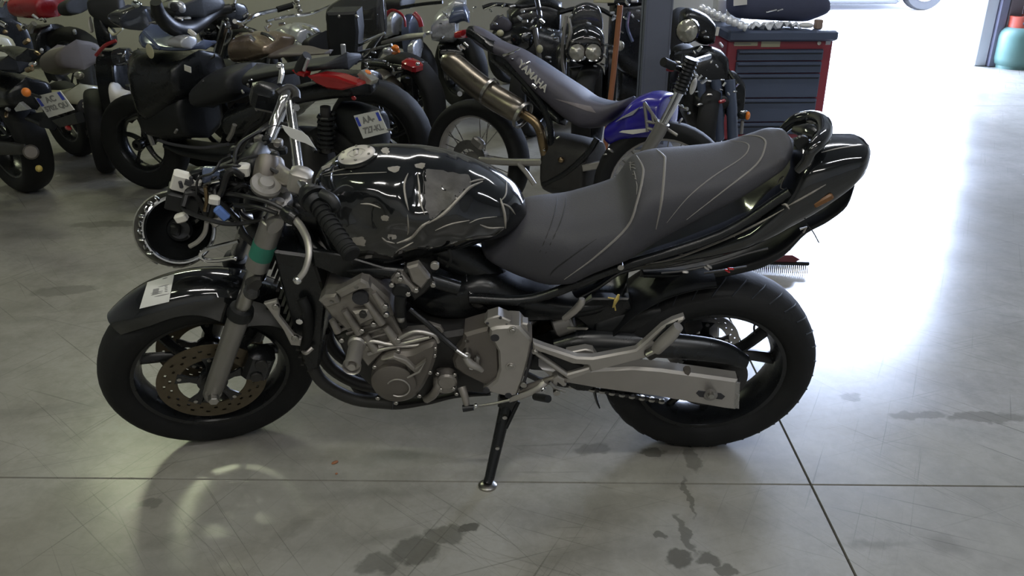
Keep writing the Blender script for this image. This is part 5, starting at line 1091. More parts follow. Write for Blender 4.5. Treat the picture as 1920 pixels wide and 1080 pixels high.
body(t, 'fuel_tank', FS, [(522, 56), (535, 44), (552, 40), (570, 44), (588, 60), (592, 76)], [(522, 60), (540, 72), (556, 84), (574, 92), (588, 94), (592, 86)], .11, 'silver', n=30, ns=26)
for k, (a, b_) in enumerate((((527, 58), (540, 68)), ((541, 70), (557, 79)), ((560, 82), (576, 88)))): pipe(t, 'chrome_rim_piece', FS, [(*a, .11), (*b_, .11)], .013, 'chrome', 0)
part('side_mirror', MB().ball(FS.at(582, 76, .12), .036, .02, .050, Matrix.Rotation(-.3, 4, 'Y')), M_['glass'], t)
pipe(t, 'brake_lever', FS, [(568, 50, .12), (584, 56, .14), (600, 72, .15)], .012, 'chrome', 3); part('lever_ball', MB().ball(FS.at(585, 94, .12), .020, n=12, m=8), M_['chrome'], t)
pipe(t, 'handlebar', FS, [(500, 40, .25), (540, 30, .05), (580, 26, -.1), (620, 10, -.2)], .012, 'chrome')
for py in (2, 12, 20): part('mirror_part', MB().ball(FS.at(556 + py * .3, py, .0), .022, .018, .018, n=10, m=7), M_[random.choice(['chrome', 'steel'])], t)
glints(t, FS, [(512, 36, .1), (506, 44, .1), (530, 34, .1), (555, 28, .05), (558, 14, 0), (550, 6, 0), (540, 20, 0)], ('chrome', 'steel', 'cream'), .016)
# ---- white and red fairing bike behind
FW = BF((-.95, 6.75, 0), -18, 4)
t = thing('motorcycle', 'silver-blue fairing motorcycle with red edge stripes by the back wall', 'motorcycle', FW)
wheel(t, 'rear_wheel', (.1, 0, .31), .31, .08, .215, None, 5, spoke='s', segs=28); wheel(t, 'front_wheel', (-1.25, 0, .30), .30, .06, .215, None, 5, spoke='s', segs=28)
body(t, 'side_fairing', FW, [(716, 60), (728, 34), (744, 22), (756, 40)], [(716, 75), (728, 72), (744, 66), (756, 64)], .10, 'silver', y0=-.1)
body(t, 'upper_fairing', FW, [(752, 40), (766, 24), (780, 26), (792, 46)], [(752, 100), (766, 108), (780, 110), (792, 104)], .13, 'bluegrey')
body(t, 'lower_fairing', FW, [(764, 80), (780, 72), (792, 76)], [(764, 108), (780, 112), (792, 108)], .10, 'silver', y0=-.12)
pipe(t, 'red_stripe', FW, [(722, 32, .2), (732, 20, .2), (746, 22, .2), (758, 34, .2), (760, 50, .2)], .014, 'red', 3, flat=.6); pipe(t, 'red_stripe', FW, [(776, 24, .2), (786, 36, .2), (790, 50, .2)], .018, 'red', 3, flat=.6)
body(t, 'tail_lower', FW, [(776, 120), (788, 112), (798, 120)], [(776, 170), (788, 178), (798, 165)], .08, 'silver'); body(t, 'seat', FW, [(716, -4), (740, -14), (780, -10)], [(716, 12), (740, 20), (780, 14)], .14, 'vinyl_dark')
pipe(t, 'handlebar', FW, [(752, 14, .2), (790, 8, .2), (830, 4, .2)], .012, 'satin', 3)
# ---- silver scooter standing with its rear to the aisle
FV = BF((-.40, 6.85, 0), 0, 0)
t = thing('scooter', 'silver scooter with rounded rear bodywork and dark rear tyre against the back wall', 'scooter', FV)
wheel(t, 'rear_wheel', (0, 0, .30), .30, .07, .19, Matrix.Rotation(R(-52), 4, 'Z'), 5, spoke='s', segs=36); wheel(t, 'front_wheel', (-.1, 0, .28), .28, .06, .17, Matrix.Translation((.45, 1.15, 0)) @ Matrix.Rotation(R(52), 4, 'Z'), 5, spoke='s', segs=28)
body(t, 'rear_body', FV, [(806, 60), (812, 34), (828, 14), (850, 6), (862, 14)], [(806, 68), (812, 76), (828, 78), (850, 80), (862, 70)], .18, 'silver', n=28, ns=24)
body(t, 'rear_panel', FV, [(840, 34), (852, 8), (870, 6), (882, 26)], [(840, 44), (852, 46), (870, 40), (882, 44)], .14, 'bluegrey', y0=-.06)
body(t, 'top_cover', FV, [(838, 4), (856, -8), (876, -2)], [(838, 14), (856, 16), (876, 14)], .15, 'silver', y0=.1)
body(t, 'under_body', FV, [(820, 84), (840, 80), (880, 86)], [(820, 110), (840, 120), (880, 116)], .12, 'satin')
pipe(t, 'shock', FV, [(838, 100, .1), (842, 150, .1)], .016, 'steel', 0); part('hub_cap', MB().cyl(FV.at(862, 176, .12), FV.at(862, 176, .15), .02, n=12), M_['silver'], t)
glints(t, FV, [(832, 24, .2), (838, 30, .2), (826, 44, .2), (830, 70, .2), (890, 14, .1), (838, 94, .1)], ('chrome', 'silver'), .016)

# ---- blue off-road bike, fork bent back, seen from its right
FY = BF((-.19, 4.28, 0), -33, -4)
t = thing('motorcycle', 'blue off-road motorcycle with long grey seat and upswept silencer, front fork bent back', 'motorcycle', FY)
def spoked(tt, name, c, Rr, hw, rim, X, rimmat='alu', ns=18):
    c = Vector(c); ax = Vector((0, -1, 0)); w = part(name, MB(X).lathe([(rim + .004, -hw * .55), (rim - .012, -hw * .5), (rim - .018, 0), (rim - .012, hw * .5), (rim + .004, hw * .55), (rim - .004, 0)], c, ax, 48, True), M_[rimmat], tt)
    part('tyre', MB(X).lathe(tyre_profile(Rr, hw, rim), c, ax, 48, True), M_['rubber'], w)
    part('hub', MB(X).lathe([(.01, -.05), (.045, -.045), (.03, 0), (.045, .045), (.01, .05)], c, ax, 20, True), M_['fork'], w)
    for k in range(ns):
        a = 2 * math.pi * k / ns; s_ = 1 if k % 2 else -1; a2 = a + .22 * (1 if (k // 2) % 2 else -1)
        part('spoke', MB(X).cyl(c + Vector((math.cos(a) * .04, s_ * .04, math.sin(a) * .04)), c + Vector((math.cos(a2) * (rim - .01), 0, math.sin(a2) * (rim - .01))), .0028, n=5), M_['steel'], w)
    return w
rwY = spoked(t, 'rear_wheel', (0, 0, .30), .30, .065, .225, None)
part('rear_brake_disc', MB().lathe([(.06, -.002), (.105, -.002), (.105, .002), (.06, .002)], (0, -.07, .30), (0, -1, 0), 40, True), M_['steel'], rwY)
part('brake_caliper', MB().box((.06, -.08, .40), (.07, .04, .05), Matrix.Rotation(.5, 4, 'Y'), .01), M_['fork'], rwY)
XF = turn(1.02, 22)
fwY = spoked(t, 'front_wheel', (1.02, 0, .31), .31, .06, .24, XF)
seatY = fixn(part('seat', MB().silloft(FY, [(876, 52), (886, 47), (905, 55), (940, 78), (975, 92), (1010, 115), (1050, 142), (1085, 165), (1115, 183), (1145, 190), (1175, 184), (1200, 178)], [(876, 64), (890, 76), (920, 96), (960, 112), (975, 130), (1000, 160), (1040, 196), (1075, 226), (1105, 241), (1130, 240), (1155, 222), (1200, 186)], [(0, .05), (.2, .08), (.5, .11), (.75, .12), (1, .08)], 50, 32, 2.6, 0, (.05, .04)), M_['purple'], t, ang=1.2))
sby = bvh_of(seatY, FY)
# grey-blue top cover of the seat lies over the side cloth
tc_ = body(seatY, 'seat_top_cover', FY, [(962, 86), (1000, 106), (1050, 140), (1085, 163), (1115, 181), (1145, 188), (1178, 182), (1200, 176)], [(962, 100), (985, 122), (1020, 150), (1060, 176), (1095, 200), (1125, 216), (1160, 200), (1200, 184)], [(0, .07), (.5, .10), (1, .07)], 'seatblue', y0=.015, n=36)
part('rear_mudguard_black', MB().silloft(FY, [(872, 58), (884, 48), (900, 54), (930, 72), (958, 90)], [(872, 66), (890, 74), (915, 88), (940, 104), (958, 108)], [(0, .05), (1, .085)], 24, 20, 2.6, 0.0), M_['satin'], seatY)
pipe(seatY, 'seat_strap', FY, [(944, 104, .09), (958, 100, .10), (974, 92, .06)], .006, 'chrome', 3)
lgc = FY.at(1000, 143, .115); e1 = FY.at(1016, 159, .118) - FY.at(984, 127, .112); e1.normalize(); e2 = Vector((0, -1, 0)).cross(e1); e2.normalize(); nr = Vector((0, -1, 0))
if e2.z < 0: e2 = -e2
A = Matrix.Identity(4)
for r_ in range(3): A[r_][0] = e1[r_]; A[r_][1] = e2[r_]; A[r_][2] = nr[r_]; A[r_][3] = lgc[r_] + nr[r_] * .006
text_part('seat_lettering', 'YAMAHA', .046, M_['white'], seatY, A, ext=.001, bold=.0016)
ptc = surf_patch(sby, FY, [(1040, 185), (1100, 208), (1118, 212), (1108, 200)], 6, 4, .002)
if ptc: fixn(part('worn_patch', ptc, mk('worn_seat_patch', (.17, .15, .155), .7, 0, .3, 30), seatY))
fixn(part('tail_lamp', MB().silloft(FY, [(852, 66), (862, 57), (876, 55), (880, 62)], [(852, 70), (862, 73), (876, 70), (880, 64)], [(0, .04), (1, .04)], 14, 16, 2.6), M_['red_lens'], t))
slY = fixn(part('silencer', MB().tube(FY.pts([(838, 114, .16), (850, 122, .16), (880, 148, .165), (920, 178, .17), (965, 205, .165), (978, 214, .16)]), [.045, .058, .060, .060, .058, .040], 20, smooth=3), M_['exhaust'], t))
part('silencer_end', MB().tube(FY.pts([(832, 110, .16), (842, 117, .16)]), [.028, .046], 18), M_['steel'], slY)
for p_ in ((918, 164, .17), (980, 208, .165)): part('silencer_strap', MB().lathe([(.060, -.008), (.067, -.008), (.067, .008), (.060, .008)], FY.at(p_[0], p_[1] + 8, p_[2]), FY.at(965, 205, .165) - FY.at(880, 148, .165), 22, True), M_['steel'], slY)
pipe(t, 'exhaust_pipe', FY, [(978, 212, .16), (1000, 226, .15), (1012, 244, .14), (1018, 270, .12), (1024, 300, .08)], .022, 'gold', 4, 12)
tkY = fixn(part('fuel_tank', MB().silloft(FY, [(1130, 240), (1150, 226), (1180, 205), (1196, 184), (1210, 174), (1232, 168), (1252, 172), (1268, 188), (1274, 215)], [(1130, 244), (1145, 262), (1160, 275), (1190, 268), (1215, 262), (1240, 258), (1262, 255), (1274, 244)], [(0, .10), (.5, .15), (1, .12)], 36, 28, 2.6), M_['blue'], t, ang=1.2))
slab_(tkY, 'white_graphic', FY, [(1166, 245), (1214, 241), (1216, 247), (1186, 252), (1160, 248)], .155, .162, 'white', .001)
slab_(tkY, 'graphic_flash', FY, [(1190, 206), (1200, 200), (1186, 216), (1168, 222), (1152, 230), (1165, 220)], .14, .158, 'silver', .001)
gw = None
for p_, q_ in (((1208, 192), (1214, 246)), ((1208, 192), (1236, 232)), ((1214, 228), (1236, 232)), ((1213, 240), (1228, 244)), ((1236, 232), (1270, 254)), ((1222, 210), (1226, 232))):
    pipe(t, 'radiator_guard_bar', FY, [(*p_, .17), (*q_, .17)], .007, 'fork', 0)
for yy in (.20, -.06):
    fy = part('fork_leg', MB().tube(FY.pts([(1274, 172, yy), (1262, 196, yy), (1240, 238, yy)]), .019, 14), M_['chrome'], t)
    part('fork_lower', MB().tube(FY.pts([(1244, 230, yy), (1236, 246, yy), (1216, 278, yy), (1180, 345, yy)]), [.028, .029, .027, .024], 14), M_['fork'], fy)
    part('fork_boot', MB().tube([FY.at(1274 + 24 * k / 18, 172 - 62 * k / 18, yy) for k in range(19)], [.024 if k % 2 else .030 for k in range(19)], 12), M_['plastic'], fy)
pipe(t, 'frame_rail', FY, [(950, 120, .08), (1000, 175, .09), (1030, 230, .09), (1034, 300, .09)], .016, 'satin', 4)
pipe(t, 'frame_cradle', FY, [(1120, 260, .09), (1100, 290, .11), (1060, 325, .11), (1020, 345, .1)], .016, 'satin', 4, 10)
pipe(t, 'swing_arm', FY, [(900, 300, .1), (960, 304, .1), (1030, 304, .1), (1045, 303, .1)], .018, 'alu', 3, 10); pipe(t, 'stay_strut', FY, [(972, 306, .12), (988, 325, .12), (1002, 346, .12)], .012, 'alu', 0)
body(t, 'engine', FY, [(1010, 250), (1050, 246), (1100, 256), (1140, 272)], [(1010, 345), (1050, 365), (1100, 370), (1140, 360)], .12, 'darkcast', e=3)
body(t, 'side_number_panel', FY, [(975, 140), (1000, 158), (1040, 196), (1070, 226)], [(975, 160), (1000, 185), (1040, 226), (1070, 240)], .06, 'satin', y0=-.03)
slab_(t, 'skid_plate', FY, [(1090, 310), (1130, 302), (1128, 316), (1092, 322)], .05, .13, 'alu', .004)
part('carburettor_cap', MB().ball(FY.at(1052, 300, .13), .016, .014, .014), M_['gold'], t)
pipe(t, 'shock_reservoir', FY, [(1014, 236, .12), (1020, 258, .12)], .014, 'chrome', 0)
part('handlebar_grip', MB().tube(FY.pts([(1244, 116, .34), (1262, 124, .28)]), .018, 12), M_['rubber'], t)
pipe(t, 'handlebar', FY, [(1256, 122, .30), (1280, 130, .16), (1300, 116, -.05), (1330, 106, -.25)], .012, 'satin'); part('red_button', MB().box(FY.at(1256, 131, .28), (.03, .015, .012), None, .003), M_['red'], t)
part('number_board', MB().ball(FY.at(1300, 162, .06), .012, .016, .036, Matrix.Rotation(.2, 4, 'Y')), M_['white'], t)
glints(t, FY, [(1270, 117, .2), (1282, 122, .2), (1284, 128, .18), (1304, 140, .1), (1312, 146, .1), (1320, 152, .1), (1276, 198, .1), (1284, 204, .1), (1292, 212, .1), (1276, 226, .1), (1262, 182, .12), (960, 110, .1), (990, 118, .12), (1002, 162, .13), (1046, 258, .14), (862, 90, .1), (868, 88, .1), (874, 84, .1), (1020, 280, .13), (1135, 290, .14), (1145, 282, .14)], ('chrome', 'chrome', 'steel'), .013)
# ---- twin-headlamp bike facing the aisle
FH = BF((.48, 5.35, 0), 0, 0)
t = thing('motorcycle', 'black motorcycle with two round headlamps facing the aisle behind the blue bike', 'motorcycle', FH)
wheel(t, 'front_wheel', (0, 0, .30), .30, .06, .215, Matrix.Rotation(R(75), 4, 'Z'), 5, spoke='s', segs=36); wheel(t, 'rear_wheel', (0, 0, .31), .31, .08, .215, Matrix.Translation((.02, 1.15, 0)) @ Matrix.Rotation(R(88), 4, 'Z'), 5, spoke='s', segs=28)
body(t, 'front_fairing', FH, [(1058, 70), (1072, 50), (1098, 40), (1124, 50), (1136, 74)], [(1058, 100), (1072, 116), (1098, 122), (1124, 116), (1136, 96)], .12, 'gloss', e=2.4)
for px in (1082, 1112):
    hl = part('headlamp', MB().lathe([(0, .018), (.03, .014), (.048, .004), (.05, -.02), (0, -.03)], FH.at(px, 98, .16), Vector((.02, -1, .12)), 30), M_['lens'], t)
    part('headlamp_rim', MB().lathe([(.047, -.01), (.056, -.01), (.054, .008), (.047, .006)], FH.at(px, 98, .16), Vector((.02, -1, .12)), 30, True), M_['gloss'], hl)
body(t, 'windshield', FH, [(1066, 40), (1080, 10), (1100, 4), (1122, 12), (1132, 44)], [(1066, 52), (1080, 56), (1100, 58), (1122, 58), (1132, 54)], .05, 'smoke', y0=.08)
body(t, 'left_panel', FH, [(1040, 90), (1052, 80), (1064, 84)], [(1040, 200), (1052, 215), (1064, 200)], .10, 'satin', y0=.1); body(t, 'right_panel', FH, [(1130, 90), (1146, 84), (1160, 92)], [(1130, 205), (1146, 215), (1160, 200)], .10, 'satin', y0=.1)
body(t, 'radiator', FH, [(1064, 126), (1098, 124), (1132, 128)], [(1064, 200), (1098, 210), (1132, 200)], .04, 'plastic', e=4)
pipe(t, 'handlebar', FH, [(1048, 24, -.1), (1080, 16, -.15), (1120, 16, -.15), (1150, 30, -.1)], .014, 'satin'); pipe(t, 'mirror_arm', FH, [(1066, 32, .05), (1070, 60, .1), (1062, 92, .1)], [.008, .012, .006], 'fork', 3)
pipe(t, 'brake_hose', FH, [(1062, 30, .1), (1056, 70, .12), (1054, 110, .1), (1058, 140, .1)], .010, 'fork', 4)
part('turn_indicator', MB().ball(FH.at(1162, 86, .12), .028, .02, .03), M_['lens'], t); part('cream_plate', MB().box(FH.at(1132, 2, .1), (.12, .01, .02), None, .003), M_['cream'], t)
glints(t, FH, [(1098, 58, .16), (1066, 114, .16), (1094, 110, .18), (1136, 84, .15), (1070, 30, .1), (1090, 14, .05), (1104, 44, .14), (1148, 24, .1), (1152, 30, .1), (1160, 12, .1), (1130, 122, .15), (1116, 124, .15), (1080, 155, .1), (1134, 105, .14)], ('chrome', 'silver'), .014)
# ---- dark naked bike left of it
FI = BF((.10, 6.0, 0), 0, 0)
t = thing('motorcycle', 'dark naked motorcycle with many chrome fittings and grille headlamp by the wall', 'motorcycle', FI)
wheel(t, 'front_wheel', (0, -.05, .30), .30, .06, .215, Matrix.Rotation(R(65), 4, 'Z'), 5, spoke='s', segs=30); wheel(t, 'rear_wheel', (0, 0, .31), .31, .08, .215, Matrix.Translation((.4, 1.2, 0)) @ Matrix.Rotation(R(65), 4, 'Z'), 5, spoke='s', segs=28)
body(t, 'fuel_tank', FI, [(950, 20), (980, -4), (1020, -10), (1056, 4)], [(950, 60), (980, 72), (1020, 74), (1056, 60)], .18, 'satin', y0=.25)
body(t, 'front_mass', FI, [(915, 70), (950, 50), (985, 40), (1030, 50), (1062, 60)], [(915, 110), (950, 140), (985, 170), (1030, 190), (1062, 190)], .16, 'satin', y0=.05, e=3)
body(t, 'engine', FI, [(960, 130), (1000, 120), (1060, 130)], [(960, 190), (1000, 215), (1060, 220)], .18, 'plastic', y0=.2, e=3)
part('headlamp', MB().lathe([(0, .02), (.05, .014), (.075, 0), (.08, -.03), (.05, -.08), (0, -.09)], FI.at(978, 72, .12), Vector((-.2, -1, .1)), 26), M_['gloss'], t)
body(t, 'orange_mesh_panel', FI, [(918, 46), (934, 28), (952, 34), (960, 44)], [(918, 56), (934, 58), (952, 62), (960, 52)], .05, 'purple')
pipe(t, 'handlebar', FI, [(905, 14, .1), (930, 8, .08), (980, 12, .0), (1020, 8, .0), (1060, 20, .1)], .013, 'satin'); pipe(t, 'clutch_lever', FI, [(908, 18, .12), (922, 12, .12), (932, 8, .12)], .005, 'steel', 0)
pipe(t, 'wind_deflector_edge', FI, [(1006, -4, .1), (1012, 30, .12), (1010, 52, .12)], .016, 'smoke'); pipe(t, 'fork_leg', FI, [(1002, 50, .1), (1006, 80, .1), (1012, 110, .1)], .020, 'fork', 0)
part('turn_indicator', MB().ball(FI.at(938, 62, .12), .024, .02, .022), M_['cream'], t); part('turn_indicator', MB().ball(FI.at(1012, 92, .14), .022, .018, .028), M_['cream'], t)
glints(t, FI, [(980, 22, .15), (974, 34, .15), (996, 24, .15), (1002, 34, .15), (998, 40, .15), (984, 40, .15), (1016, 40, .15), (1018, 56, .15), (1032, 56, .15), (1036, 66, .16), (1042, 72, .16), (998, 52, .15), (1028, 108, .15), (1030, 116, .15), (940, 30, .1), (928, 44, .1), (986, 66, .15), (1008, 48, .1), (944, 10, .1), (920, 20, .1), (960, 12, .1)], ('chrome', 'chrome', 'silver', 'steel'), .017)
# ---- small bike right of the column
FK = BF((1.15, 4.95, 0), 0, 0)
t = thing('motorcycle', 'small black motorcycle with round headlamp between steel column and tool cabinet', 'motorcycle', FK)
wheel(t, 'front_wheel', (0, 0, .29), .29, .055, .21, Matrix.Rotation(R(72), 4, 'Z'), 5, spoke='s', segs=36); wheel(t, 'rear_wheel', (0, 0, .30), .30, .07, .21, Matrix.Translation((.05, 1.2, 0)) @ Matrix.Rotation(R(90), 4, 'Z'), 5, spoke='s', segs=28)
part('headlamp', MB().lathe([(0, .03), (.03, .020), (.052, .008), (.060, 0)], FK.at(1288, 58, .12), Vector((-.55, -.9, .05)), 30), M_['lens'], t); part('headlamp_shell', MB().lathe([(.059, 0), (.066, -.002), (.066, -.03), (.045, -.08), (0, -.09)], FK.at(1288, 58, .12), Vector((-.55, -.9, .05)), 30), M_['gloss'], t)
body(t, 'dash', FK, [(1268, 30), (1290, 14), (1320, 24), (1346, 50)], [(1268, 60), (1290, 70), (1320, 84), (1346, 80)], .10, 'satin', y0=.1)
body(t, 'front_mass', FK, [(1268, 110), (1290, 92), (1320, 84), (1350, 92), (1372, 120)], [(1268, 190), (1290, 235), (1320, 250), (1350, 245), (1372, 215)], .12, 'satin', y0=.04, e=3)
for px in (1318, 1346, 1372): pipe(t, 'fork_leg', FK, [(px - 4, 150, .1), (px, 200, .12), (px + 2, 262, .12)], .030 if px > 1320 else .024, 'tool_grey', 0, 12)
pipe(t, 'fork_stanchion', FK, [(1336, 218, .16), (1336, 262, .16)], .016, 'fork', 0); body(t, 'lower_yoke', FK, [(1296, 180), (1330, 170), (1380, 178)], [(1296, 196), (1330, 206), (1380, 200)], .06, 'plastic', y0=-.08)
body(t, 'side_cowl', FK, [(1350, 140), (1372, 132), (1392, 150), (1400, 170)], [(1350, 200), (1372, 225), (1392, 220), (1400, 190)], .07, 'satin', y0=-.02)
ind = part('turn_indicator', MB().ball(FK.at(1394, 215, .2), .036, .022, .026), M_['satin'], t); part('indicator_lens', MB().ball(FK.at(1402, 217, .215), .014, .016, .024), M_['amber'], ind)
pipe(ind, 'indicator_stalk', FK, [(1392, 226, .2), (1390, 250, .18)], .010, 'fork', 0); part('indicator_cap', MB().ball(FK.at(1394, 209, .215), .022, .012, .008), M_['chrome'], ind)
part('red_cap', MB().box(FK.at(1354, 190, .2), (.04, .02, .02), Matrix.Rotation(-.3, 4, 'Y'), .006), M_['red'], t); part('pale_label', MB().box(FK.at(1345, 59, .2), (.016, .006, .045), Matrix.Rotation(.1, 4, 'Y'), .001), M_['white'], t)
pipe(t, 'handlebar', FK, [(1262, 100, .2), (1300, 96, .1), (1340, 104, 0), (1385, 160, .1)], .012, 'satin')
glints(t, FK, [(1312, 92, .18), (1302, 98, .18), (1352, 84, .15), (1334, 116, .18), (1344, 124, .16), (1330, 152, .2), (1354, 150, .2), (1358, 158, .2), (1352, 168, .2), (1382, 160, .2), (1378, 172, .2), (1330, 178, .2), (1312, 196, .2), (1338, 204, .2), (1320, 60, .15), (1324, 70, .15), (1304, 140, .2), (1366, 176, .2), (1306, 172, .2)], ('chrome', 'silver', 'steel'), .014)
# ---- black bike half hidden behind the column
FJ = BF((1.15, 6.95, 0), 0, 0)
t = thing('motorcycle', 'black motorcycle with blue-grey fork covers half hidden behind the steel column', 'motorcycle', FJ)
wheel(t, 'front_wheel', (0, 0, .30), .30, .06, .215, Matrix.Rotation(R(72), 4, 'Z'), 5, spoke='s', segs=30); wheel(t, 'rear_wheel', (0, 0, .31), .31, .08, .215, Matrix.Translation((.4, 1.3, 0)) @ Matrix.Rotation(R(72), 4, 'Z'), 5, spoke='s', segs=28)
body(t, 'front_fairing', FJ, [(1136, 20), (1160, -6), (1200, -10), (1240, 0), (1262, 30)], [(1136, 90), (1160, 130), (1200, 150), (1240, 150), (1262, 120)], .16, 'satin', e=3)
body(t, 'lower_fairing', FJ, [(1150, 120), (1190, 110), (1250, 120)], [(1150, 185), (1190, 205), (1250, 200)], .14, 'satin', y0=.1, e=3)
pipe(t, 'fork_cover', FJ, [(1180, 22, .18), (1176, 50, .19), (1186, 78, .19)], .014, 'bluegrey', 3)
pipe(t, 'handlebar', FJ, [(1140, 8, .1), (1180, 2, .15), (1230, 4, .1)], .014, 'satin', 3)
glints(t, FJ, [(1176, 6, .2), (1190, 2, .2), (1196, 20, .2), (1186, 30, .2), (1166, 60, .2), (1158, 30, .2), (1172, 34, .2), (1196, 38, .2), (1150, 36, .2)], ('chrome', 'silver', 'chrome'), .02)
# ---- steel column (part of the building)
colx = Frame((.0, 5.75, 0)); a = colx.at(1206, 100, .1); b_ = colx.at(1256, 100, .1); cx, wd = (a.x + b_.x) / 2, (b_.x - a.x)
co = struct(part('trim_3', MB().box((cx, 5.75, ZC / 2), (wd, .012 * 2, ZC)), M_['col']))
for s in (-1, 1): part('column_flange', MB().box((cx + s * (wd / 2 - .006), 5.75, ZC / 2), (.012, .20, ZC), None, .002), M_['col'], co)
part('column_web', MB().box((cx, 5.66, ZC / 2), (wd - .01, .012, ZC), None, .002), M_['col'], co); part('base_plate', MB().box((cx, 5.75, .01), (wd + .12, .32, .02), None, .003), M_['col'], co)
# ---- tool cabinet
FQ = Frame((1.95, 5.55, 0), 2, 0)
t = thing('tool_cabinet', 'red tool cabinet with wide dark grey drawers beside the steel column', 'tool cabinet', FQ)
x0, x1 = FQ.at(1357, 150, 0).x, FQ.at(1552, 150, 0).x; zt = FQ.at(1460, 76, 0).z; cxq = (x0 + x1) / 2; wq = x1 - x0
part('carcass', MB().box((cxq, .24, (zt + .08) / 2), (wq, .48, zt - .08), None, .008), M_['tool_red'], t)
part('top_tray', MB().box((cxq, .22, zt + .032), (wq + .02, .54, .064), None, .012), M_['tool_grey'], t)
for sx in (-1, 1):
    for yy in (.06, .42):
        part('castor', MB().cyl((cxq + sx * (wq / 2 - .07) - .015, yy, .04), (cxq + sx * (wq / 2 - .07) + .015, yy, .04), .04, n=18, bev=.006), M_['rubber'], t)
ed = [FQ.at(1460, y, 0).z for y in (91, 114, 137, 183, 228, 262, 290)]
for k in range(6):
    zu, zl = ed[k] - .003, ed[k + 1] + .003
    if zl < .12: zl = .12
    if zu - zl < .03: continue
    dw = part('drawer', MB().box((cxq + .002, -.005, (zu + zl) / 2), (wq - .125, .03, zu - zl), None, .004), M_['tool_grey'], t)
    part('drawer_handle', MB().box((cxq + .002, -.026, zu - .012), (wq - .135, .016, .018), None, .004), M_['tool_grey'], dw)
    part('handle_shade_strip', MB().box((cxq + .002, -.0205, zu - .026), (wq - .145, .002, .008)), M_['tool_dark'], dw)  # dark strip paints the shade under the handle
def sticker(px0, px1, py0, py1, mat, nm):
    a, b_ = FQ.at(px0, py0, .002), FQ.at(px1, py1, .002); return part(nm, MB().box(((a.x + b_.x) / 2, -.002, (a.z + b_.z) / 2), (b_.x - a.x, .003, a.z - b_.z)), M_[mat], t)
s1 = sticker(1377, 1420, 79, 86, 'cream', 'name_strip'); sticker(1428, 1462, 75, 88, 'cream', 'paper_label'); sticker(1549, 1557, 76, 84, 'silver', 'corner_label')
part('strip_line', MB().box((s1.data.vertices[0].co.x + .05, -.004, FQ.at(1400, 82.5, 0).z), (.11, .002, .005)), M_['greyink'], s1)
part('lock', MB().cyl(FQ.at(1536, 81, .0), FQ.at(1536, 81, .012), .012, n=14), M_['steel'], t)
# things lying on the cabinet
zt2 = zt + .064
tagbag = body(None, 'duffel_bag', FQ, [(1364, 10), (1378, -30), (1450, -40), (1520, -30), (1545, -5), (1550, 12)], [(1364, 20), (1380, 34), (1440, 38), (1500, 40), (1535, 28), (1550, 16)], .15, 'navy', y0=.24, e=3); tagbag.matrix_world = FQ.M
tag(tagbag, 'dark navy padded bag lying on the tool cabinet', 'bag')
zmin = min(v.co.z for v in tagbag.data.vertices)
for v in tagbag.data.vertices:
    if v.co.z < zt2 + .001: v.co.z = zt2 + .001
lb = FQ.at(1388, 3, -.08); tg = part('bag_label', MB().box(lb, (.085, .004, .045), Matrix.Rotation(-.1, 4, 'Y'), .001), M_['white'], tagbag)
for p_, q_ in (((1436, 23), (1456, 18)), ((1457, 20), (1468, 17))): pipe(tagbag, 'zip_pull', FQ, [(*p_, -.085), (*q_, -.085)], .006, 'chrome', 0)
foil = MB(); pts = []
random.seed(3)
fz = zt2; gx, gy = 16, 7
xa, xb = FQ.at(1408, 52, .0).x, FQ.at(1500, 52, .0).x
g_ = [[Vector((xa + (xb - xa) * i / gx, -.03 + .10 * j / gy, fz + .006 + random.uniform(0, .045) * (1 if 0 < i < gx else .3))) for i in range(gx + 1)] for j in range(gy + 1)]
V = [p for r_ in g_ for p in r_]; k = gx + 1; Fq = [(j * k + i, j * k + i + 1, (j + 1) * k + i + 1, (j + 1) * k + i) for j in range(gy) for i in range(gx)]
N_ = len(V); V2 = [Vector((p.x, p.y, max(fz + .001, p.z - .004))) for p in V]
o = part('foil_sheet', foil.add(V + V2, Fq + [tuple(N_ + i for i in q[::-1]) for q in Fq]), M_['foil'], None, ang=.1); o.matrix_world = FQ.M; tag(o, 'crumpled silver foil sheet lying on the tool cabinet front edge', 'foil')
P = [FQ.at(1310 + 90 * q, 14 + 38 * q, .02 + .05 * q) for q in [i / 60 for i in range(61)]]; P = [Vector((p.x, p.y, max(p.z, zt2 + .022) if p.x > cxq - wq / 2 - .02 else p.z)) for p in P]
o = part('flexible_duct', MB().tube(P, [.018 + .008 * abs(math.sin(i * .45)) for i in range(61)], 14), M_['foil']); o.matrix_world = FQ.M; tag(o, 'silver corrugated flexible duct hanging over the tool cabinet corner', 'duct')
bp = FQ.at(1334, 10, -.12)
o = part('invented_carton', MB().box((cxq - wq / 2 + .05, .445, zt2 + .07), (.07, .07, .138), Matrix.Rotation(.3, 4, 'Z'), .004), M_['white']); o.matrix_world = FQ.M; tag(o, 'invented white carton standing behind the silver duct on the cabinet', 'carton')  # carton invented to fill a bright white patch above the cabinet
c_ = FQ.at(1535, 40, -.05); o = part('paper_box', MB().box((c_.x, .05, zt2 + .028), (.040, .045, .055), Matrix.Rotation(.2, 4, 'Z'), .003), mk('kraft_card', (.30, .22, .17), .7)); o.matrix_world = FQ.M; tag(o, 'small brown cardboard box at the cabinet corner by the doorway', 'box')
o = part('rag', MB().ball((FQ.at(1518, 48, 0).x, .06, zt2 + .019), .045, .04, .016, e=2.4), M_['paper']); o.matrix_world = FQ.M; tag(o, 'crumpled white rag beside the small brown box', 'rag')
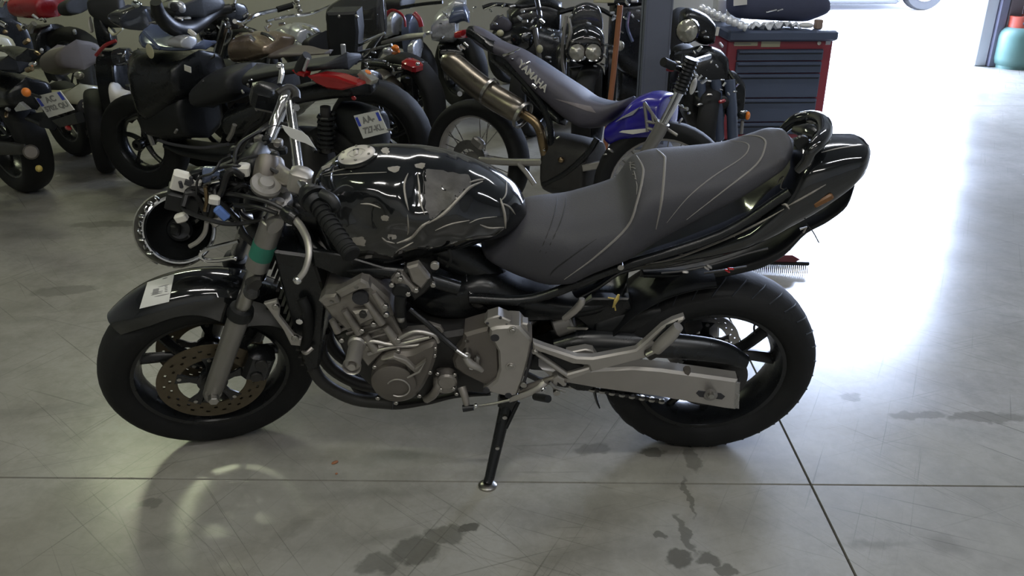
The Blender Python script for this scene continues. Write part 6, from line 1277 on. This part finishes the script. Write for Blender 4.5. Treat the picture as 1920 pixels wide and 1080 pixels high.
# ---- orange broom leaning between the bikes
FO = Frame((.88, 5.0, 0), 0, 0)
t = thing('broom', 'orange-brown broom handle leaning upright between the black bikes', 'broom', FO)
hpts = FO.pts([(1163, 10, 0), (1158, 60, 0), (1150, 140, 0), (1143, 200, 0)]); low = hpts[-1] + (hpts[-1] - hpts[0]).normalized() * ((hpts[-1].z - .10) / max(.2, (hpts[0] - hpts[-1]).normalized().z))
part('handle', MB().tube([hpts[0], hpts[1], hpts[2], hpts[3], low], .016, 12), M_['wood'], t)
part('broom_head', MB().box((low.x, low.y, .085), (.05, .30, .04), None, .008), M_['wood'], t)
for k in range(24): part('bristle_tuft', MB().cyl((low.x + (.012 if k % 2 else -.012), low.y - .14 + .0122 * k, .068), (low.x + (.02 if k % 2 else -.02), low.y - .14 + .0122 * k, 0), .007, n=6), M_['wire'], t)
# ---- push broom head on the floor behind the rear tyre
g0 = ground(1512, 507); FP = Frame((g0.x - .16, g0.y + .0, 0), -4, 0)
t = thing('floor_brush', 'dark red floor brush head with stiff bristles behind the rear tyre', 'brush', FP)
part('brush_block', MB().prism([Vector((-.20, 0, .05)), Vector((.095, 0, .05)), Vector((.115, 0, .066)), Vector((.08, 0, .085)), Vector((-.20, 0, .078))], -.03, .03, .006), mk('dark_red_block', (.10, .012, .02), .4, coat=.3), t)
part('bristle_rail', MB().box((-.02, 0, .043), (.36, .045, .016), None, .003), M_['satin'], t)
for k in range(40): part('bristle', MB().cyl((-.195 + .0089 * k, -.018, .040), (-.195 + .0089 * k + .002, -.024, .0), .0016, n=5), M_['wire'], t)
for k in range(40): part('bristle', MB().cyl((-.192 + .0089 * k, .012, .040), (-.192 + .0089 * k + .002, .018, .0), .0016, n=5), M_['wire'], t)
# ---- gas bottle by the doorway
g0 = ground(1898, 127); FG = Frame((g0.x, g0.y + .02, 0), 0, 0); rr = .185
t = thing('gas_bottle', 'green gas bottle with orange-red collar standing beside the doorway', 'gas bottle', FG)
part('shell', MB().lathe([(0, .02), (rr * .80, .02), (rr * .93, .045), (rr, .09), (rr, .30), (rr * .95, .345), (rr * .78, .38), (rr * .5, .395), (0, .40)], (0, 0, 0), (0, 0, 1), 44), M_['gas'], t)
part('foot_ring', MB().lathe([(rr * .80, .0), (rr * .84, 0), (rr * .84, .04), (rr * .80, .04)], (0, 0, 0), (0, 0, 1), 36, True), M_['gas'], t)
cl = part('collar', MB().lathe([(rr * .60, .375), (rr * .64, .375), (rr * .64, .47), (rr * .67, .49), (rr * .60, .495), (rr * .58, .47)], (0, 0, 0), (0, 0, 1), 36, True), M_['orange'], t)
part('collar_opening', MB().box((-.01, -rr * .63, .435), (.08, .02, .035), None, .008), M_['ink'], cl); part('valve', MB().cyl((0, 0, .39), (0, 0, .46), .022, n=12, bev=.003), M_['steel'], t); part('valve_knob', MB().cyl((0, 0, .46), (0, 0, .485), .03, n=10, bev=.004), M_['ink'], t)
# ---- car parked in the yard
g0 = ground(1585, 21); FX = Frame((g0.x, g0.y + .05, 0), 2, 0)
t = thing('car', 'dark blue-grey parked car out in the bright yard', 'car', FX)
cp_ = mk('car_paint_dark', (.06, .065, .10), .3, 0, .1, 3, coat=.6)
P = [(-2.6, .30), (-2.65, .55), (-2.55, .80), (-1.9, .92), (-1.3, 1.35), (-.6, 1.45), (.6, 1.42), (1.2, .98), (1.75, .85), (1.85, .60), (1.8, .30), (1.55, .25), (1.45, .42), (1.2, .50), (.95, .42), (.85, .11), (-1.45, .11), (-1.55, .42), (-1.8, .50), (-2.05, .42), (-2.15, .26)]
part('body', MB().prism([Vector((x, 0, z)) for x, z in P], -1.6, 0, .05), cp_, t)
for x in (1.2, -1.8):
    for y in (-.02, 1.42):
        w_ = part('wheel', MB().lathe([(.12, -.09), (.30, -.10), (.32, -.07), (.32, .07), (.30, .10), (.12, .09)], (x, y + .1, .32), (0, 1, 0), 30, True), M_['rubber'], t); part('hubcap', MB().cyl((x, y + .05, .32), (x, y - .01, .32), .19, n=24, bev=.01), M_['silver'], w_)
part('side_window', MB().prism([Vector(p) for p in ((-1.55, 0, .98), (-1.2, 0, 1.28), (-.6, 0, 1.36), (.5, 0, 1.34), (.95, 0, 1.0))], -.01, .006, .003), M_['smoke'], t)
part('sill', MB().box((-.3, -.01, .13), (2.2, .06, .06), None, .02), M_['plastic'], t); part('headlamp', MB().ball((1.75, .12, .68), .07, .10, .06), M_['lens'], t); part('door_line', MB().box((-.35, -.004, .65), (.012, .01, .6)), M_['ink'], t)
# ---- dropped leaf and dust crumbs on the floor
for px, py in ((628, 868), (631, 889)):
    g0 = ground(px, py); o = part('dry_leaf', MB().ball((0, 0, .002), .012 if px < 630 else .004, .007 if px < 630 else .004, .0022, n=9, m=5), M_['wood']); o.location = (g0.x, g0.y, 0); o.rotation_euler = (0, 0, .8); tag(o, 'brown scrap of dry leaf on the concrete floor' if px < 630 else 'tiny brown crumb on the concrete floor beside the leaf', 'leaf' if px < 630 else 'crumb')
